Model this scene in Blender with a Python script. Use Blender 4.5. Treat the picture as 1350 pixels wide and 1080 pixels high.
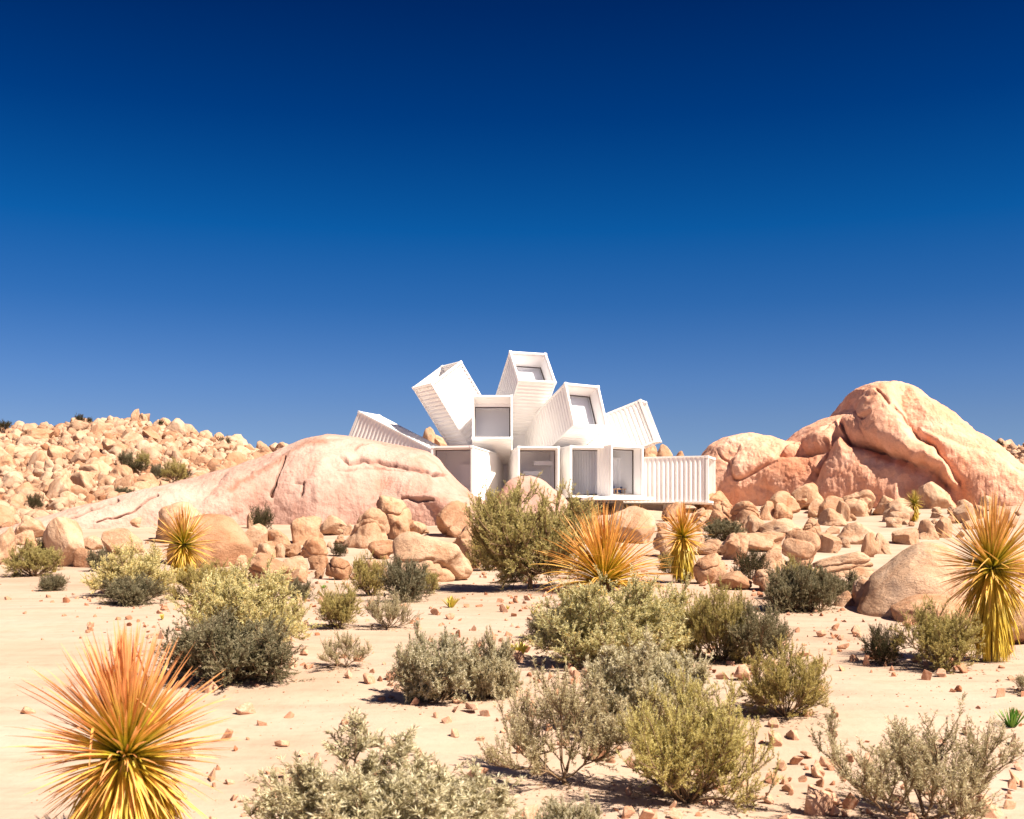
import bpy, bmesh, math, random
import numpy as np
from mathutils import Vector, Matrix, Euler
R = math.radians
for o in list(bpy.data.objects): bpy.data.objects.remove(o)
scene = bpy.context.scene
col = scene.collection
# ------------------------------------------------------------------ camera
F, HOR, CXP, CZ = 1500.0, 700.0, 675.0, 2.0
cam = bpy.data.cameras.new('camera'); camo = bpy.data.objects.new('camera', cam); col.objects.link(camo)
camo.location = (0, 0, CZ); camo.rotation_euler = (R(90), 0, 0)
cam.sensor_width = 36; cam.lens = 40; cam.shift_y = (HOR-540)/1350
cam.clip_start = 0.1; cam.clip_end = 6000
cam.dof.use_dof = True; cam.dof.focus_distance = 38; cam.dof.aperture_fstop = 4.5
scene.camera = camo
# ------------------------------------------------------------------ sky, sun, exposure
SUN_EL, SUN_AZ = 50.0, 123.0      # azimuth clockwise from +Y (the view direction); sun to the right, slightly behind
world = bpy.data.worlds.new('World'); scene.world = world; world.use_nodes = True
wn, wl = world.node_tree.nodes, world.node_tree.links
wn.clear()
sky = wn.new('ShaderNodeTexSky'); sky.sky_type = 'NISHITA'; sky.sun_disc = False
sky.sun_elevation = R(SUN_EL); sky.sun_rotation = R(SUN_AZ)
sky.altitude = 1200; sky.air_density = 1.0; sky.dust_density = 0.2; sky.ozone_density = 6.0
# the photograph's polarised desert sky: the Nishita colour deepened with height
tcw = wn.new('ShaderNodeTexCoord'); sep = wn.new('ShaderNodeSeparateXYZ'); wl.new(tcw.outputs['Generated'], sep.inputs[0])
pol = wn.new('ShaderNodeValToRGB'); pe = pol.color_ramp.elements
while len(pe) > 1: pe.remove(pe[-1])
pe[0].position = 0; pe[0].color = (.27, .265, .32, 1)
for zp, c in ((.096, (.212, .233, .300)), (.129, (.168, .222, .310)), (.193, (.066, .178, .296)), (.254, (.010, .154, .289)), (.341, (.0, .084, .206)), (.42, (.0, .050, .145)), (.75, (.10, .12, .17))):
    q = pe.new(zp); q.color = (*c, 1)
wl.new(sep.outputs['Z'], pol.inputs[0])
tint = wn.new('ShaderNodeMix'); tint.data_type = 'RGBA'; tint.blend_type = 'MULTIPLY'; tint.inputs[0].default_value = 1
wl.new(pol.outputs[0], tint.inputs[7])
bg = wn.new('ShaderNodeBackground'); bg.inputs[1].default_value = 0.112
wo = wn.new('ShaderNodeOutputWorld')
wl.new(sky.outputs[0], tint.inputs[6]); wl.new(tint.outputs[2], bg.inputs[0]); wl.new(bg.outputs[0], wo.inputs[0])
sl = bpy.data.lights.new('sun', 'SUN'); sl.energy = 4.8; sl.angle = R(0.5); sl.color = (1, 0.88, 0.73)
so = bpy.data.objects.new('sun', sl); col.objects.link(so)
sd = Vector((math.sin(R(SUN_AZ))*math.cos(R(SUN_EL)), math.cos(R(SUN_AZ))*math.cos(R(SUN_EL)), math.sin(R(SUN_EL))))
so.rotation_euler = sd.to_track_quat('Z', 'Y').to_euler(); so.location = sd*100
scene.view_settings.view_transform = 'Standard'; scene.view_settings.look = 'None'
scene.view_settings.exposure = 1.3; scene.view_settings.gamma = 1
scene.render.engine = 'CYCLES'; scene.cycles.max_bounces = 10; scene.cycles.diffuse_bounces = 7; scene.cycles.transparent_max_bounces = 12
# ------------------------------------------------------------------ helpers
def tag(o, label=None, cat=None, group=None, kind=None):
    if label: o['label'] = label
    if cat: o['category'] = cat
    if group: o['group'] = group
    if kind: o['kind'] = kind
    return o
def mesh_np(name, V, Fc, mats=None, smooth=True, attrs=None, fmat=None):
    V = np.asarray(V, np.float32); Fc = np.asarray(Fc, np.int32)
    me = bpy.data.meshes.new(name)
    n, k = Fc.shape
    me.vertices.add(len(V)); me.vertices.foreach_set('co', V.ravel())
    me.loops.add(n*k); me.loops.foreach_set('vertex_index', Fc.ravel())
    me.polygons.add(n); me.polygons.foreach_set('loop_start', np.arange(n, dtype=np.int32)*k)
    me.polygons.foreach_set('loop_total', np.full(n, k, np.int32))
    me.update(calc_edges=True)
    me.polygons.foreach_set('use_smooth', np.full(n, smooth, bool))
    for m in (mats or []): me.materials.append(m)
    if fmat is not None: me.polygons.foreach_set('material_index', np.asarray(fmat, np.int32))
    for an, av in (attrs or {}).items():
        a = me.attributes.new(an, 'FLOAT', 'POINT'); a.data.foreach_set('value', np.asarray(av, np.float32))
    me.validate(); return me
def link(name, me, parent=None, loc=(0, 0, 0), rot=(0, 0, 0), scale=(1, 1, 1)):
    o = bpy.data.objects.new(name, me); col.objects.link(o)
    o.location = loc; o.rotation_euler = rot; o.scale = scale
    if parent: o.parent = parent
    return o
def empty(name, loc=(0, 0, 0), rz=0):
    o = bpy.data.objects.new(name, None); col.objects.link(o); o.location = loc; o.rotation_euler = (0, 0, rz); o.empty_display_size = .2
    return o
def icos(sub):
    bm = bmesh.new(); bmesh.ops.create_icosphere(bm, subdivisions=sub, radius=1.0)
    V = np.array([v.co[:] for v in bm.verts]); Fc = np.array([[v.index for v in f.verts] for f in bm.faces]); bm.free()
    return V, Fc
ICO = {k: icos(k) for k in (2, 3, 4, 5, 6)}
# --- value noise in numpy
_rng = np.random.default_rng(7); _P = _rng.random((64, 64, 64))*2-1
def vnoise(p):
    p = np.asarray(p, float); i = np.floor(p).astype(int); f = p-i; f = f*f*f*(f*(f*6-15)+10)
    r = 0
    for dx in (0, 1):
        wx = f[..., 0] if dx else 1-f[..., 0]
        for dy in (0, 1):
            wy = f[..., 1] if dy else 1-f[..., 1]
            for dz in (0, 1):
                wz = f[..., 2] if dz else 1-f[..., 2]
                r = r+wx*wy*wz*_P[(i[..., 0]+dx) % 64, (i[..., 1]+dy) % 64, (i[..., 2]+dz) % 64]
    return r
def fbm(p, oct=4, lac=2.03, gain=.5):
    p = np.asarray(p, float); a = 1; r = 0
    for k in range(oct): r = r+a*vnoise(p+k*17.3); p = p*lac; a *= gain
    return r
def sstep(a, b, x): t = np.clip((x-a)/(b-a), 0, 1); return t*t*(3-2*t)
# ------------------------------------------------------------------ terrain height
_D = [0, 6, 9, 14, 20, 26, 35, 42, 50]; _Z = [0, 0, .02, .38, .6, .75, .88, 1.55, 2.3]
_PX = [-900, -300, 0, 100, 180, 230, 300, 350, 400, 500, 600, 700, 850, 930, 1000, 1240, 1280, 1320, 1400, 1800, 2600]
_CY = [610, 575, 566, 558, 556, 566, 584, 600, 604, 616, 612, 606, 611, 612, 606, 600, 600, 590, 590, 600, 640]
def H(x, y):
    x = np.asarray(x, float); y = np.asarray(y, float); yy = np.maximum(y, 3.0)
    px = CXP+F*x/np.maximum(yy, 20)
    z = np.interp(yy, _D, _Z)
    cz = CZ+(HOR-3-np.interp(px, _PX, _CY))/F*100
    ex = np.interp(px, [-200, 380, 560, 950, 1200, 1400], [1.15, 1.25, 1.9, 1.9, 1.5, 1.3])
    s = np.clip((yy-50)/50, 0, 1)**ex
    z = z+(cz-2.3)*s
    far = sstep(104, 190, yy); z = z*(1-far)+2.0*far
    z = z+.10*fbm(np.stack([x*.16, y*.16, x*0+3], -1), 3)*sstep(3, 12, np.hypot(x, y))*(1-.7*(px < 250)*(yy < 36))
    z = z+.018*fbm(np.stack([x*.9, y*.9, x*0+9], -1), 3)
    return z
def Hs(x, y): return float(H(np.array([x]), np.array([y]))[0])
def ground(px, py):
    ds = np.concatenate([np.arange(5, 60, .04), np.arange(60, 104, .15)])
    X = (px-CXP)/F*ds; Z = CZ-(py-HOR)/F*ds; hh = H(X, ds)
    k = np.argmax(Z <= hh)
    if Z[k] > hh[k]: k = len(ds)-1
    return np.array([X[k], ds[k], hh[k]])
# ------------------------------------------------------------------ materials
def newmat(name):
    m = bpy.data.materials.new(name); m.use_nodes = True; nt = m.node_tree
    return m, nt.nodes, nt.links, nt.nodes['Principled BSDF']
def ramp(N, cols, interp='LINEAR'):
    r = N.new('ShaderNodeValToRGB'); e = r.color_ramp.elements; r.color_ramp.interpolation = interp
    while len(e) > 1: e.remove(e[-1])
    e[0].position = cols[0][0]; e[0].color = (*cols[0][1], 1)
    for p, c in cols[1:]: q = e.new(p); q.color = (*c, 1)
    return r
def noise(N, L, coord, scale, detail=4, rough=.55, dist=0):
    n = N.new('ShaderNodeTexNoise'); n.inputs['Scale'].default_value = scale; n.inputs['Detail'].default_value = detail
    n.inputs['Roughness'].default_value = rough; n.inputs['Distortion'].default_value = dist
    L.new(coord, n.inputs['Vector']); return n
def mixc(N, L, a, b, fac, mode='MIX'):
    m = N.new('ShaderNodeMix'); m.data_type = 'RGBA'; m.blend_type = mode
    for s, v in ((0, fac), (6, a), (7, b)):
        if isinstance(v, (int, float)): m.inputs[s].default_value = v
        elif isinstance(v, tuple): m.inputs[s].default_value = (*v, 1)
        else: L.new(v, m.inputs[s])
    return m.outputs[2]
def bump(N, L, hs, strength, dist, prev=None):
    b = N.new('ShaderNodeBump'); b.inputs['Strength'].default_value = strength; b.inputs['Distance'].default_value = dist
    L.new(hs, b.inputs['Height'])
    if prev is not None: L.new(prev, b.inputs['Normal'])
    return b.outputs[0]
def mapping(N, L, coord, scale):
    m = N.new('ShaderNodeMapping'); m.inputs['Scale'].default_value = scale; L.new(coord, m.inputs['Vector']); return m.outputs[0]

def mat_sand():
    m, N, L, P = newmat('sand')
    g = N.new('ShaderNodeNewGeometry').outputs['Position']
    n1 = noise(N, L, g, .35, 5); n2 = noise(N, L, g, 4, 6, .65); n3 = noise(N, L, g, 60, 3, .6)
    st = noise(N, L, mapping(N, L, g, (.35, 2.6, 1)), 1.0, 5, .6, .4)
    r = ramp(N, [(.25, (.39, .27, .195)), (.5, (.455, .335, .255)), (.75, (.50, .38, .31))]); L.new(n1.outputs[0], r.inputs[0])
    r2 = ramp(N, [(.3, (.80, .74, .70)), (.5, (1, 1, 1))]); L.new(n2.outputs[0], r2.inputs[0])
    c = mixc(N, L, r.outputs[0], r2.outputs[0], .42, 'MULTIPLY')
    r3 = ramp(N, [(.35, (.80, .76, .74)), (.55, (1, 1, 1))]); L.new(st.outputs[0], r3.inputs[0])
    c = mixc(N, L, c, r3.outputs[0], .5, 'MULTIPLY')
    vo = N.new('ShaderNodeTexVoronoi'); vo.inputs['Scale'].default_value = 14; L.new(g, vo.inputs['Vector'])
    rv = ramp(N, [(.0, (.62, .50, .44)), (.10, (.80, .70, .64)), (.16, (1, 1, 1))]); L.new(vo.outputs['Distance'], rv.inputs[0])
    c = mixc(N, L, c, rv.outputs[0], .22, 'MULTIPLY')
    L.new(c, P.inputs['Base Color']); P.inputs['Roughness'].default_value = .95; P.inputs['Specular IOR Level'].default_value = .1
    b = bump(N, L, st.outputs[0], .5, .06); b = bump(N, L, n2.outputs[0], .6, .03, b); b = bump(N, L, n3.outputs[0], .35, .006, b)
    L.new(b, P.inputs['Normal']); return m
def mat_rock(name, lo, mid, hi, stain, sc=1.0, coord='Object', objrand=.25, bs=.6, stainamt=.55, big=None):
    m, N, L, P = newmat(name)
    tc = N.new('ShaderNodeTexCoord').outputs[coord]
    if coord == 'Object':
        oi = N.new('ShaderNodeObjectInfo')
        va = N.new('ShaderNodeVectorMath'); va.operation = 'ADD'; L.new(tc, va.inputs[0])
        cmb = N.new('ShaderNodeCombineXYZ')
        ml = N.new('ShaderNodeMath'); ml.operation = 'MULTIPLY'; ml.inputs[1].default_value = 37; L.new(oi.outputs['Random'], ml.inputs[0])
        L.new(ml.outputs[0], cmb.inputs[0]); L.new(ml.outputs[0], cmb.inputs[1]); L.new(cmb.outputs[0], va.inputs[1]); tc = va.outputs[0]
    n1 = noise(N, L, tc, 1.1*sc, 5, .6, .5); n2 = noise(N, L, tc, 6*sc, 6, .7); n3 = noise(N, L, tc, 34*sc, 4, .7)
    ns = noise(N, L, mapping(N, L, tc, (1, 1, .35)), 1.9*sc, 5, .62, 1.2)
    r = ramp(N, [(.28, lo), (.5, mid), (.72, hi)]); L.new(n1.outputs[0], r.inputs[0])
    rs = ramp(N, [(.50, (0, 0, 0)), (.66, (1, 1, 1))]); L.new(ns.outputs[0], rs.inputs[0])
    fm = N.new('ShaderNodeMath'); fm.operation = 'MULTIPLY'; fm.inputs[1].default_value = stainamt; L.new(rs.outputs[0], fm.inputs[0])
    c = mixc(N, L, r.outputs[0], stain, fm.outputs[0])
    r2 = ramp(N, [(.32, (.78, .74, .72)), (.55, (1, 1, 1))]); L.new(n2.outputs[0], r2.inputs[0])
    c = mixc(N, L, c, r2.outputs[0], .6, 'MULTIPLY')
    r3 = ramp(N, [(.34, (.72, .68, .66)), (.5, (1, 1, 1))]); L.new(n3.outputs[0], r3.inputs[0])
    c = mixc(N, L, c, r3.outputs[0], .4, 'MULTIPLY')
    if coord == 'Object' and objrand:
        ro = ramp(N, [(0, (.78, .66, .58)), (.3, (1, .95, .92)), (.7, (1.0, 1.0, 1.0)), (1, (1, .86, .76))]); L.new(oi.outputs['Random'], ro.inputs[0])
        c = mixc(N, L, c, ro.outputs[0], 1.0, 'MULTIPLY')
    at = N.new('ShaderNodeAttribute'); at.attribute_name = 'crack'
    c = mixc(N, L, c, (.16, .085, .06), at.outputs['Fac'])
    if coord != 'Object' or True:
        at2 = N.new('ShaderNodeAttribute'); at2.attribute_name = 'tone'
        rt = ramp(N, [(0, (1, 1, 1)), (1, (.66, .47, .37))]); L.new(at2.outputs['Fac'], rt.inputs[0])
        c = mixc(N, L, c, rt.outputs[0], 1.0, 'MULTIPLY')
    L.new(c, P.inputs['Base Color']); P.inputs['Roughness'].default_value = .93; P.inputs['Specular IOR Level'].default_value = .12
    b = bump(N, L, n2.outputs[0], bs, .10/sc); b = bump(N, L, n3.outputs[0], bs*.8, .03/sc, b)
    L.new(b, P.inputs['Normal']); return m
M_SAND = mat_sand()
M_TAN = mat_rock('tan_granite', (.42, .245, .15), (.54, .36, .24), (.61, .44, .32), (.38, .19, .10), .8, stainamt=.6, bs=.6)
M_TANW = mat_rock('tan_granite_rubble', (.42, .265, .175), (.55, .38, .265), (.63, .47, .35), (.34, .18, .10), .45, 'Object', 0, stainamt=.4)
M_ORANGE = mat_rock('orange_stained_granite', (.60, .34, .19), (.66, .42, .26), (.70, .48, .32), (.60, .19, .05), .7, stainamt=.95)
M_PINK = mat_rock('pale_pink_granite', (.43, .26, .205), (.48, .305, .25), (.54, .38, .32), (.46, .215, .15), .22, 'Object', 0, .35, .6)
M_RED = mat_rock('rosy_granite', (.70, .365, .235), (.77, .43, .295), (.81, .53, .40), (.70, .29, .155), .25, 'Object', 0, .5, .5)
M_STONE = mat_rock('loose_stone', (.46, .25, .16), (.56, .35, .24), (.64, .46, .35), (.46, .20, .11), 3, stainamt=.5, bs=.3)

def mat_leaf(name, cols, trans=.32, rough=.6, attr='v'):
    m, N, L, P = newmat(name)
    at = N.new('ShaderNodeAttribute'); at.attribute_name = attr
    r = ramp(N, cols); L.new(at.outputs['Fac'], r.inputs[0])
    oi = N.new('ShaderNodeObjectInfo'); ro = ramp(N, [(0, (.85, .86, .86)), (1, (1.0, .97, .90))]); L.new(oi.outputs['Random'], ro.inputs[0])
    c = mixc(N, L, r.outputs[0], ro.outputs[0], 1.0, 'MULTIPLY')
    L.new(c, P.inputs['Base Color']); P.inputs['Roughness'].default_value = rough; P.inputs['Specular IOR Level'].default_value = .25
    t = N.new('ShaderNodeBsdfTranslucent'); L.new(c, t.inputs[0]); mx = N.new('ShaderNodeMixShader'); mx.inputs[0].default_value = trans
    L.new(P.outputs[0], mx.inputs[1]); L.new(t.outputs[0], mx.inputs[2]); L.new(mx.outputs[0], N['Material Output'].inputs[0])
    return m
def mat_plain(name, c, rough=.6, nsc=8, var=.15, spec=.3):
    m, N, L, P = newmat(name); tc = N.new('ShaderNodeTexCoord').outputs['Object']
    n = noise(N, L, tc, nsc, 4); r = ramp(N, [(.3, tuple(v*(1-var) for v in c)), (.7, tuple(min(1, v*(1+var)) for v in c))]); L.new(n.outputs[0], r.inputs[0])
    L.new(r.outputs[0], P.inputs['Base Color']); P.inputs['Roughness'].default_value = rough; P.inputs['Specular IOR Level'].default_value = spec
    L.new(bump(N, L, n.outputs[0], .15, .01), P.inputs['Normal']); return m
M_BARK = mat_plain('bark', (.20, .13, .075), .9, 30, .35)
M_WHITE = mat_plain('white_container_paint', (.88, .86, .84), .45, .9, .025)
M_INT = mat_plain('white_plaster', (.88, .86, .84), .8, 1.5, .02)
M_DARKF = mat_plain('dark_window_frame', (.09, .07, .065), .5, 4, .1)
M_STEEL = mat_plain('painted_steel_beam', (.32, .26, .22), .6, 3, .2)
M_CONC = mat_plain('concrete', (.50, .44, .38), .85, 5, .15)
def mat_glass():
    m, N, L, P = newmat('window_glass'); N.remove(P)
    t = N.new('ShaderNodeBsdfTransparent'); t.inputs[0].default_value = (.95, .96, .98, 1)
    g = N.new('ShaderNodeBsdfGlossy'); g.inputs[1].default_value = .02; g.inputs[0].default_value = (.95, .95, 1, 1)
    fr = N.new('ShaderNodeFresnel'); fr.inputs[0].default_value = 1.2
    mx = N.new('ShaderNodeMixShader'); L.new(fr.outputs[0], mx.inputs[0]); L.new(t.outputs[0], mx.inputs[1]); L.new(g.outputs[0], mx.inputs[2])
    L.new(mx.outputs[0], N['Material Output'].inputs[0]); return m
M_GLASS = mat_glass()
# ------------------------------------------------------------------ ground
def build_ground():
    def ax(a, b, fine, n): return np.linspace(a, b, n)
    u = np.linspace(-1, 1, 521); X = np.sinh(u*5.6)/np.sinh(5.6)*1800
    v1 = np.linspace(-12, 6, 40, endpoint=False); v2 = 6*np.exp(np.linspace(0, math.log(115/6), 430, endpoint=False)); v3 = 115*np.exp(np.linspace(0, math.log(4000/115), 60))
    v0 = -12-np.exp(np.linspace(math.log(600), 0, 14)); Y = np.concatenate([v0, v1, v2, v3])
    XX, YY = np.meshgrid(X, Y); Z = H(XX, YY)
    Z = Z-(np.abs(XX) > 150)*0
    V = np.stack([XX, YY, Z], -1).reshape(-1, 3); nx, ny = len(X), len(Y)
    i = np.arange(ny-1)[:, None]*nx+np.arange(nx-1)[None]; i = i.ravel()
    tag(link('ground', mesh_np('ground', V, np.stack([i, i+1, i+nx+1, i+nx], -1), [M_SAND])), kind='structure')
build_ground()
# ------------------------------------------------------------------ big granite masses (a ridge swept with a domed cross-section, relief sculpted on its near face)
def seg_dist(P, poly, closed=False):
    pts = np.array(poly, float); n = len(pts); best = np.full(P.shape[:-1], 1e9); sgn = None
    rng = range(n if closed else n-1)
    for k in rng:
        a, b = pts[k], pts[(k+1) % n]; ab = b-a; t = np.clip(((P-a)@ab)/(ab@ab), 0, 1)
        d = np.linalg.norm(P-(a+t[..., None]*ab), axis=-1); best = np.minimum(best, d)
    return best
def inside(P, poly):
    x, y = P[..., 0], P[..., 1]; r = np.zeros(x.shape, bool); n = len(poly); j = n-1
    for i in range(n):
        xi, yi = poly[i]; xj, yj = poly[j]
        c = ((yi > y) != (yj > y)) & (x < (xj-xi)*(y-yi)/(yj-yi+1e-9)+xi); r ^= c; j = i
    return r
def massif(name, outline, yc, W, base, mat, nu, nv, lobes, cracks, seed, a=.8, namp=.35, tones=(), ridge=.25):
    ox = np.array([p[0] for p in outline], float); oy = np.array([p[1] for p in outline], float)
    u = np.linspace(ox[0], ox[-1], nu); v = np.linspace(0.0, math.pi, nv)
    U, Vv = np.meshgrid(u, v, indexing='ij')
    ycu = np.interp(U, *yc); T = CZ+(HOR-np.interp(U, ox, oy))/F*ycu; X = (U-CXP)/F*ycu
    # soften the ridge line
    Wd = np.interp(U, *W); B = np.interp(U, *base)
    s = np.sin(Vv)**a; Yp = ycu-Wd*np.cos(Vv); Zp = B+(T-B)*s
    Pp = np.stack([X, Yp, Zp], -1)
    px = CXP+F*X/Yp; py = HOR-F*(Zp-CZ)/Yp; S = np.stack([px, py], -1)
    S = S+np.stack([fbm(np.stack([px*.03, py*.03, px*0+seed], -1), 3)*6, fbm(np.stack([px*.03, py*.03, px*0+seed+5], -1), 3)*6], -1)
    front = 1-sstep(math.pi*ridge, math.pi*(ridge+.17), Vv)
    out = np.zeros(U.shape); tone = np.zeros(U.shape); crack = np.zeros(U.shape)
    for poly, A, fall in lobes:
        d = seg_dist(S, poly, True); ins = inside(S, poly)
        out += np.where(ins, A*(1-np.exp(-d/fall)), 0)*front
    for poly, wpx, depth, dark in cracks:
        d = seg_dist(S, poly); g = np.exp(-(d/wpx)**2)*(0.55+.45*np.clip(1.3*vnoise(np.stack([px*.12, py*.12, px*0+seed], -1))+.5, 0, 1))
        out -= depth*g*front; crack = np.maximum(crack, dark*g*front)
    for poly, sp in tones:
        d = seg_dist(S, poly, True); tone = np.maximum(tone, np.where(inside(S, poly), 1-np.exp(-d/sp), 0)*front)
    q = np.stack([X, Yp*.8, Zp*1.2], -1)
    out += namp*fbm(q*.45+seed, 3, gain=.5)+namp*.30*fbm(q*2.1+seed, 4, gain=.62)+namp*.12*fbm(q*np.array([6., 6., 1.5])+seed, 3, gain=.6)
    # normal from the smooth surface
    du = np.gradient(Pp, axis=0); dv = np.gradient(Pp, axis=1); n = np.cross(du, dv); n /= np.linalg.norm(n, axis=-1, keepdims=True)+1e-9
    c = np.array([np.mean(X), np.mean(ycu), np.mean(B)]); flip = np.sign(np.sum(n*(Pp-c), -1, keepdims=True)); flip[flip == 0] = 1
    n = n*np.sign(np.median(flip))
    edge = np.clip(np.minimum((U-u[0]), (u[-1]-U))/40, 0, 1)*(1-.55*np.exp(-((Vv-math.pi*.46)/.35)**2))
    Pp = Pp+n*(out*edge)[..., None]
    Vt = Pp.reshape(-1, 3); i = (np.arange(nu-1)[:, None]*nv+np.arange(nv-1)[None]).ravel()
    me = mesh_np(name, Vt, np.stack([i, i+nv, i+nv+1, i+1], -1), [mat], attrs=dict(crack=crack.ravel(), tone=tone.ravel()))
    return link(name, me)
dome = massif('granite_dome',
    [(-70, 716), (0, 702), (60, 690), (110, 675), (150, 662), (200, 647), (250, 635), (330, 614), (365, 600), (390, 587), (410, 580), (440, 574), (463, 576), (490, 581), (517, 586), (545, 591), (565, 596), (580, 606), (592, 621), (606, 637), (620, 651), (644, 664), (670, 685)],
    ([-70, 60, 250, 400, 520, 600, 670], [46, 50, 55, 58, 58, 57, 55]), ([-70, 60, 250, 450, 600, 670], [3, 5, 6.5, 7.5, 6, 3]), ([-70, 100, 300, 670], [1.0, 1.7, 2.0, 2.0]),
    M_PINK, 1000, 300,
    [([(300, 620), (380, 590), (450, 560), (560, 575), (600, 600), (590, 632), (560, 622), (520, 612), (470, 608), (440, 612), (400, 640), (352, 668), (240, 700)], .28, 16),
     ([(440, 612), (470, 606), (520, 611), (560, 622), (600, 640), (560, 585), (500, 575), (455, 592)], .04, 4),
     ([(540, 652), (575, 648), (640, 655), (680, 700), (600, 710), (560, 668)], .4, 8)],
    [([(378, 606), (370, 620), (363, 634), (352, 655)], 1.5, .35, .95), ([(405, 640), (396, 655)], 1.2, .22, .8), ([(392, 640), (403, 641)], 1, .1, .6),
     ([(452, 603), (458, 611), (480, 608), (505, 609), (530, 611), (555, 620), (575, 627), (590, 627)], 1.4, .3, .75),
     ([(464, 600), (475, 592), (492, 585), (505, 589), (520, 588), (516, 583)], 1.2, .2, .8),
     ([(532, 655), (542, 654), (555, 662), (570, 667)], 1.4, .3, .8), ([(545, 653), (570, 650), (605, 652)], .9, .12, .6),
     ([(95, 682), (118, 668), (150, 657)], 1.4, .3, .9), ([(130, 692), (150, 683), (165, 674), (190, 664), (205, 658)], 1.3, .25, .9), ([(445, 617), (500, 615), (540, 618)], .8, .08, .45)],
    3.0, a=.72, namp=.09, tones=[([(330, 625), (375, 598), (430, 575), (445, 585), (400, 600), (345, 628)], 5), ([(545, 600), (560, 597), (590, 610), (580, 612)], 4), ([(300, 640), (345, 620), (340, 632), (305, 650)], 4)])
tag(dome, 'huge pale pink granite dome with dark cracks left of the white house', 'rock outcrop')
mass = massif('granite_massif',
    [(905, 672), (915, 620), (925, 603), (937, 588), (955, 577), (985, 572), (1012, 576), (1028, 583), (1038, 583), (1060, 565), (1085, 553), (1104, 548), (1111, 541), (1117, 527), (1125, 515), (1135, 509), (1150, 506), (1168, 506), (1183, 511), (1202, 524), (1217, 535), (1239, 554), (1257, 569), (1276, 584), (1294, 602), (1313, 619), (1331, 634), (1350, 644), (1400, 662), (1460, 676), (1520, 690)],
    ([905, 985, 1165, 1350, 1520], [77, 77, 74, 70, 66]), ([905, 925, 985, 1165, 1350, 1520], [2.5, 4.5, 6, 9, 8, 4]), ([905, 1520], [2.6, 1.9]),
    M_RED, 760, 260,
    [([(1040, 588), (1060, 560), (1120, 530), (1118, 560), (1108, 578), (1098, 596), (1082, 597), (1055, 592), (1034, 600)], .75, 7),
     ([(1112, 500), (1190, 490), (1190, 530), (1200, 560), (1225, 590), (1250, 615), (1262, 640), (1250, 642), (1220, 622), (1180, 603), (1150, 588), (1126, 584), (1112, 565), (1108, 545)], 1.15, 8),
     ([(1212, 562), (1290, 590), (1400, 650), (1420, 700), (1290, 700), (1262, 640), (1240, 608)], .5, 9),
     ([(1098, 598), (1112, 575), (1128, 588), (1150, 592), (1180, 607), (1220, 627), (1252, 648), (1275, 690), (1230, 720), (1120, 720), (1080, 690), (1064, 660), (1080, 630)], 1.0, 10),
     ([(1020, 600), (1060, 596), (1084, 600), (1078, 625), (1065, 650), (1040, 660), (985, 640)], .35, 10),
     ([(958, 600), (975, 585), (1030, 590), (1025, 610), (1005, 622), (963, 631)], .35, 5),
     ([(1205, 600), (1235, 640), (1215, 690), (1180, 690)], -.5, 12)],
    [([(1034, 600), (1055, 596), (1084, 598), (1094, 597)], 2.0, .45, .25), ([(1094, 590), (1088, 610), (1078, 628)], 1.8, .5, .4),
     ([(963, 605), (963, 631), (985, 628), (1010, 621), (1030, 612)], 1.3, .3, .3), ([(945, 590), (955, 603), (960, 612)], 1.3, .2, .3),
     ([(1112, 548), (1118, 562), (1120, 578), (1128, 586), (1150, 588), (1180, 600), (1218, 618), (1250, 640)], 2.2, .7, .3),
     ([(1168, 522), (1176, 530), (1180, 540)], 1.6, .35, .3), ([(1186, 545), (1200, 565), (1225, 588), (1240, 606), (1258, 634)], 2.0, .45, .15),
     ([(1140, 545), (1150, 556), (1160, 548)], 3, .3, 0), ([(1130, 525), (1145, 520), (1165, 530)], 3, .2, 0), ([(1095, 570), (1106, 556)], 2, .2, 0)],
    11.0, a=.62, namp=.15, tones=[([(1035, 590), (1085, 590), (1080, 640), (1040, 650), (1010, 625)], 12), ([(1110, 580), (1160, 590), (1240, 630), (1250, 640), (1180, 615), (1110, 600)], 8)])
tag(mass, 'towering rosy granite massif with rounded summit and diagonal ledges right of the house', 'rock outcrop')
# ------------------------------------------------------------------ boulders
def boulder_mesh(name, seed, sub, mat, cuts=3, lump=.22, groove=0, ang=0.0, fine=.02):
    rg = np.random.default_rng(seed); V, Fc = ICO[sub]; V = V.copy()
    d = V/np.linalg.norm(V, axis=1, keepdims=True)
    r = 1+lump*1.1*vnoise(d*1.15+seed*3.1)+lump*.14*fbm(d*3.0+seed, 2)
    V = d*r[:, None]
    for k in range(cuts):
        n = rg.normal(size=3); n /= np.linalg.norm(n); off = rg.uniform(.55, .86); s = V@n-off
        k_ = .03 if ang else .075
        pen = k_*np.logaddexp(0, s/k_); V = V-n*(pen*(.93 if ang else .8))[:, None]
    for g in range(groove):
        n = rg.normal(size=3); n[2] += .8*rg.normal(); n /= np.linalg.norm(n); off = rg.uniform(-.45, .45)
        s = V@n-off+.10*fbm(d*2+seed+g, 2); w = .055; V = V*(1-.13*np.exp(-(s/w)**2))[:, None]
        V = V+d*(.05*sstep(0, .3, s))[:, None]
    V = V*(1+fine*.7*fbm(d*8+seed, 4, gain=.6))[:, None]
    mn, mx = V.min(0), V.max(0); V = (V-(mn+mx)/2)/(mx-mn)*2
    V[:, :2] *= (1+.45*np.clip(-V[:, 2], 0, 1)**1.6)[:, None]
    return mesh_np(name, V, Fc, [mat])
ROUND = [boulder_mesh('rounded_boulder', 10+i, 5, M_TAN, cuts=4+i % 4, lump=.36, groove=(1, 1, 2, 0, 2)[i % 5], fine=.03) for i in range(10)]
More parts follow.
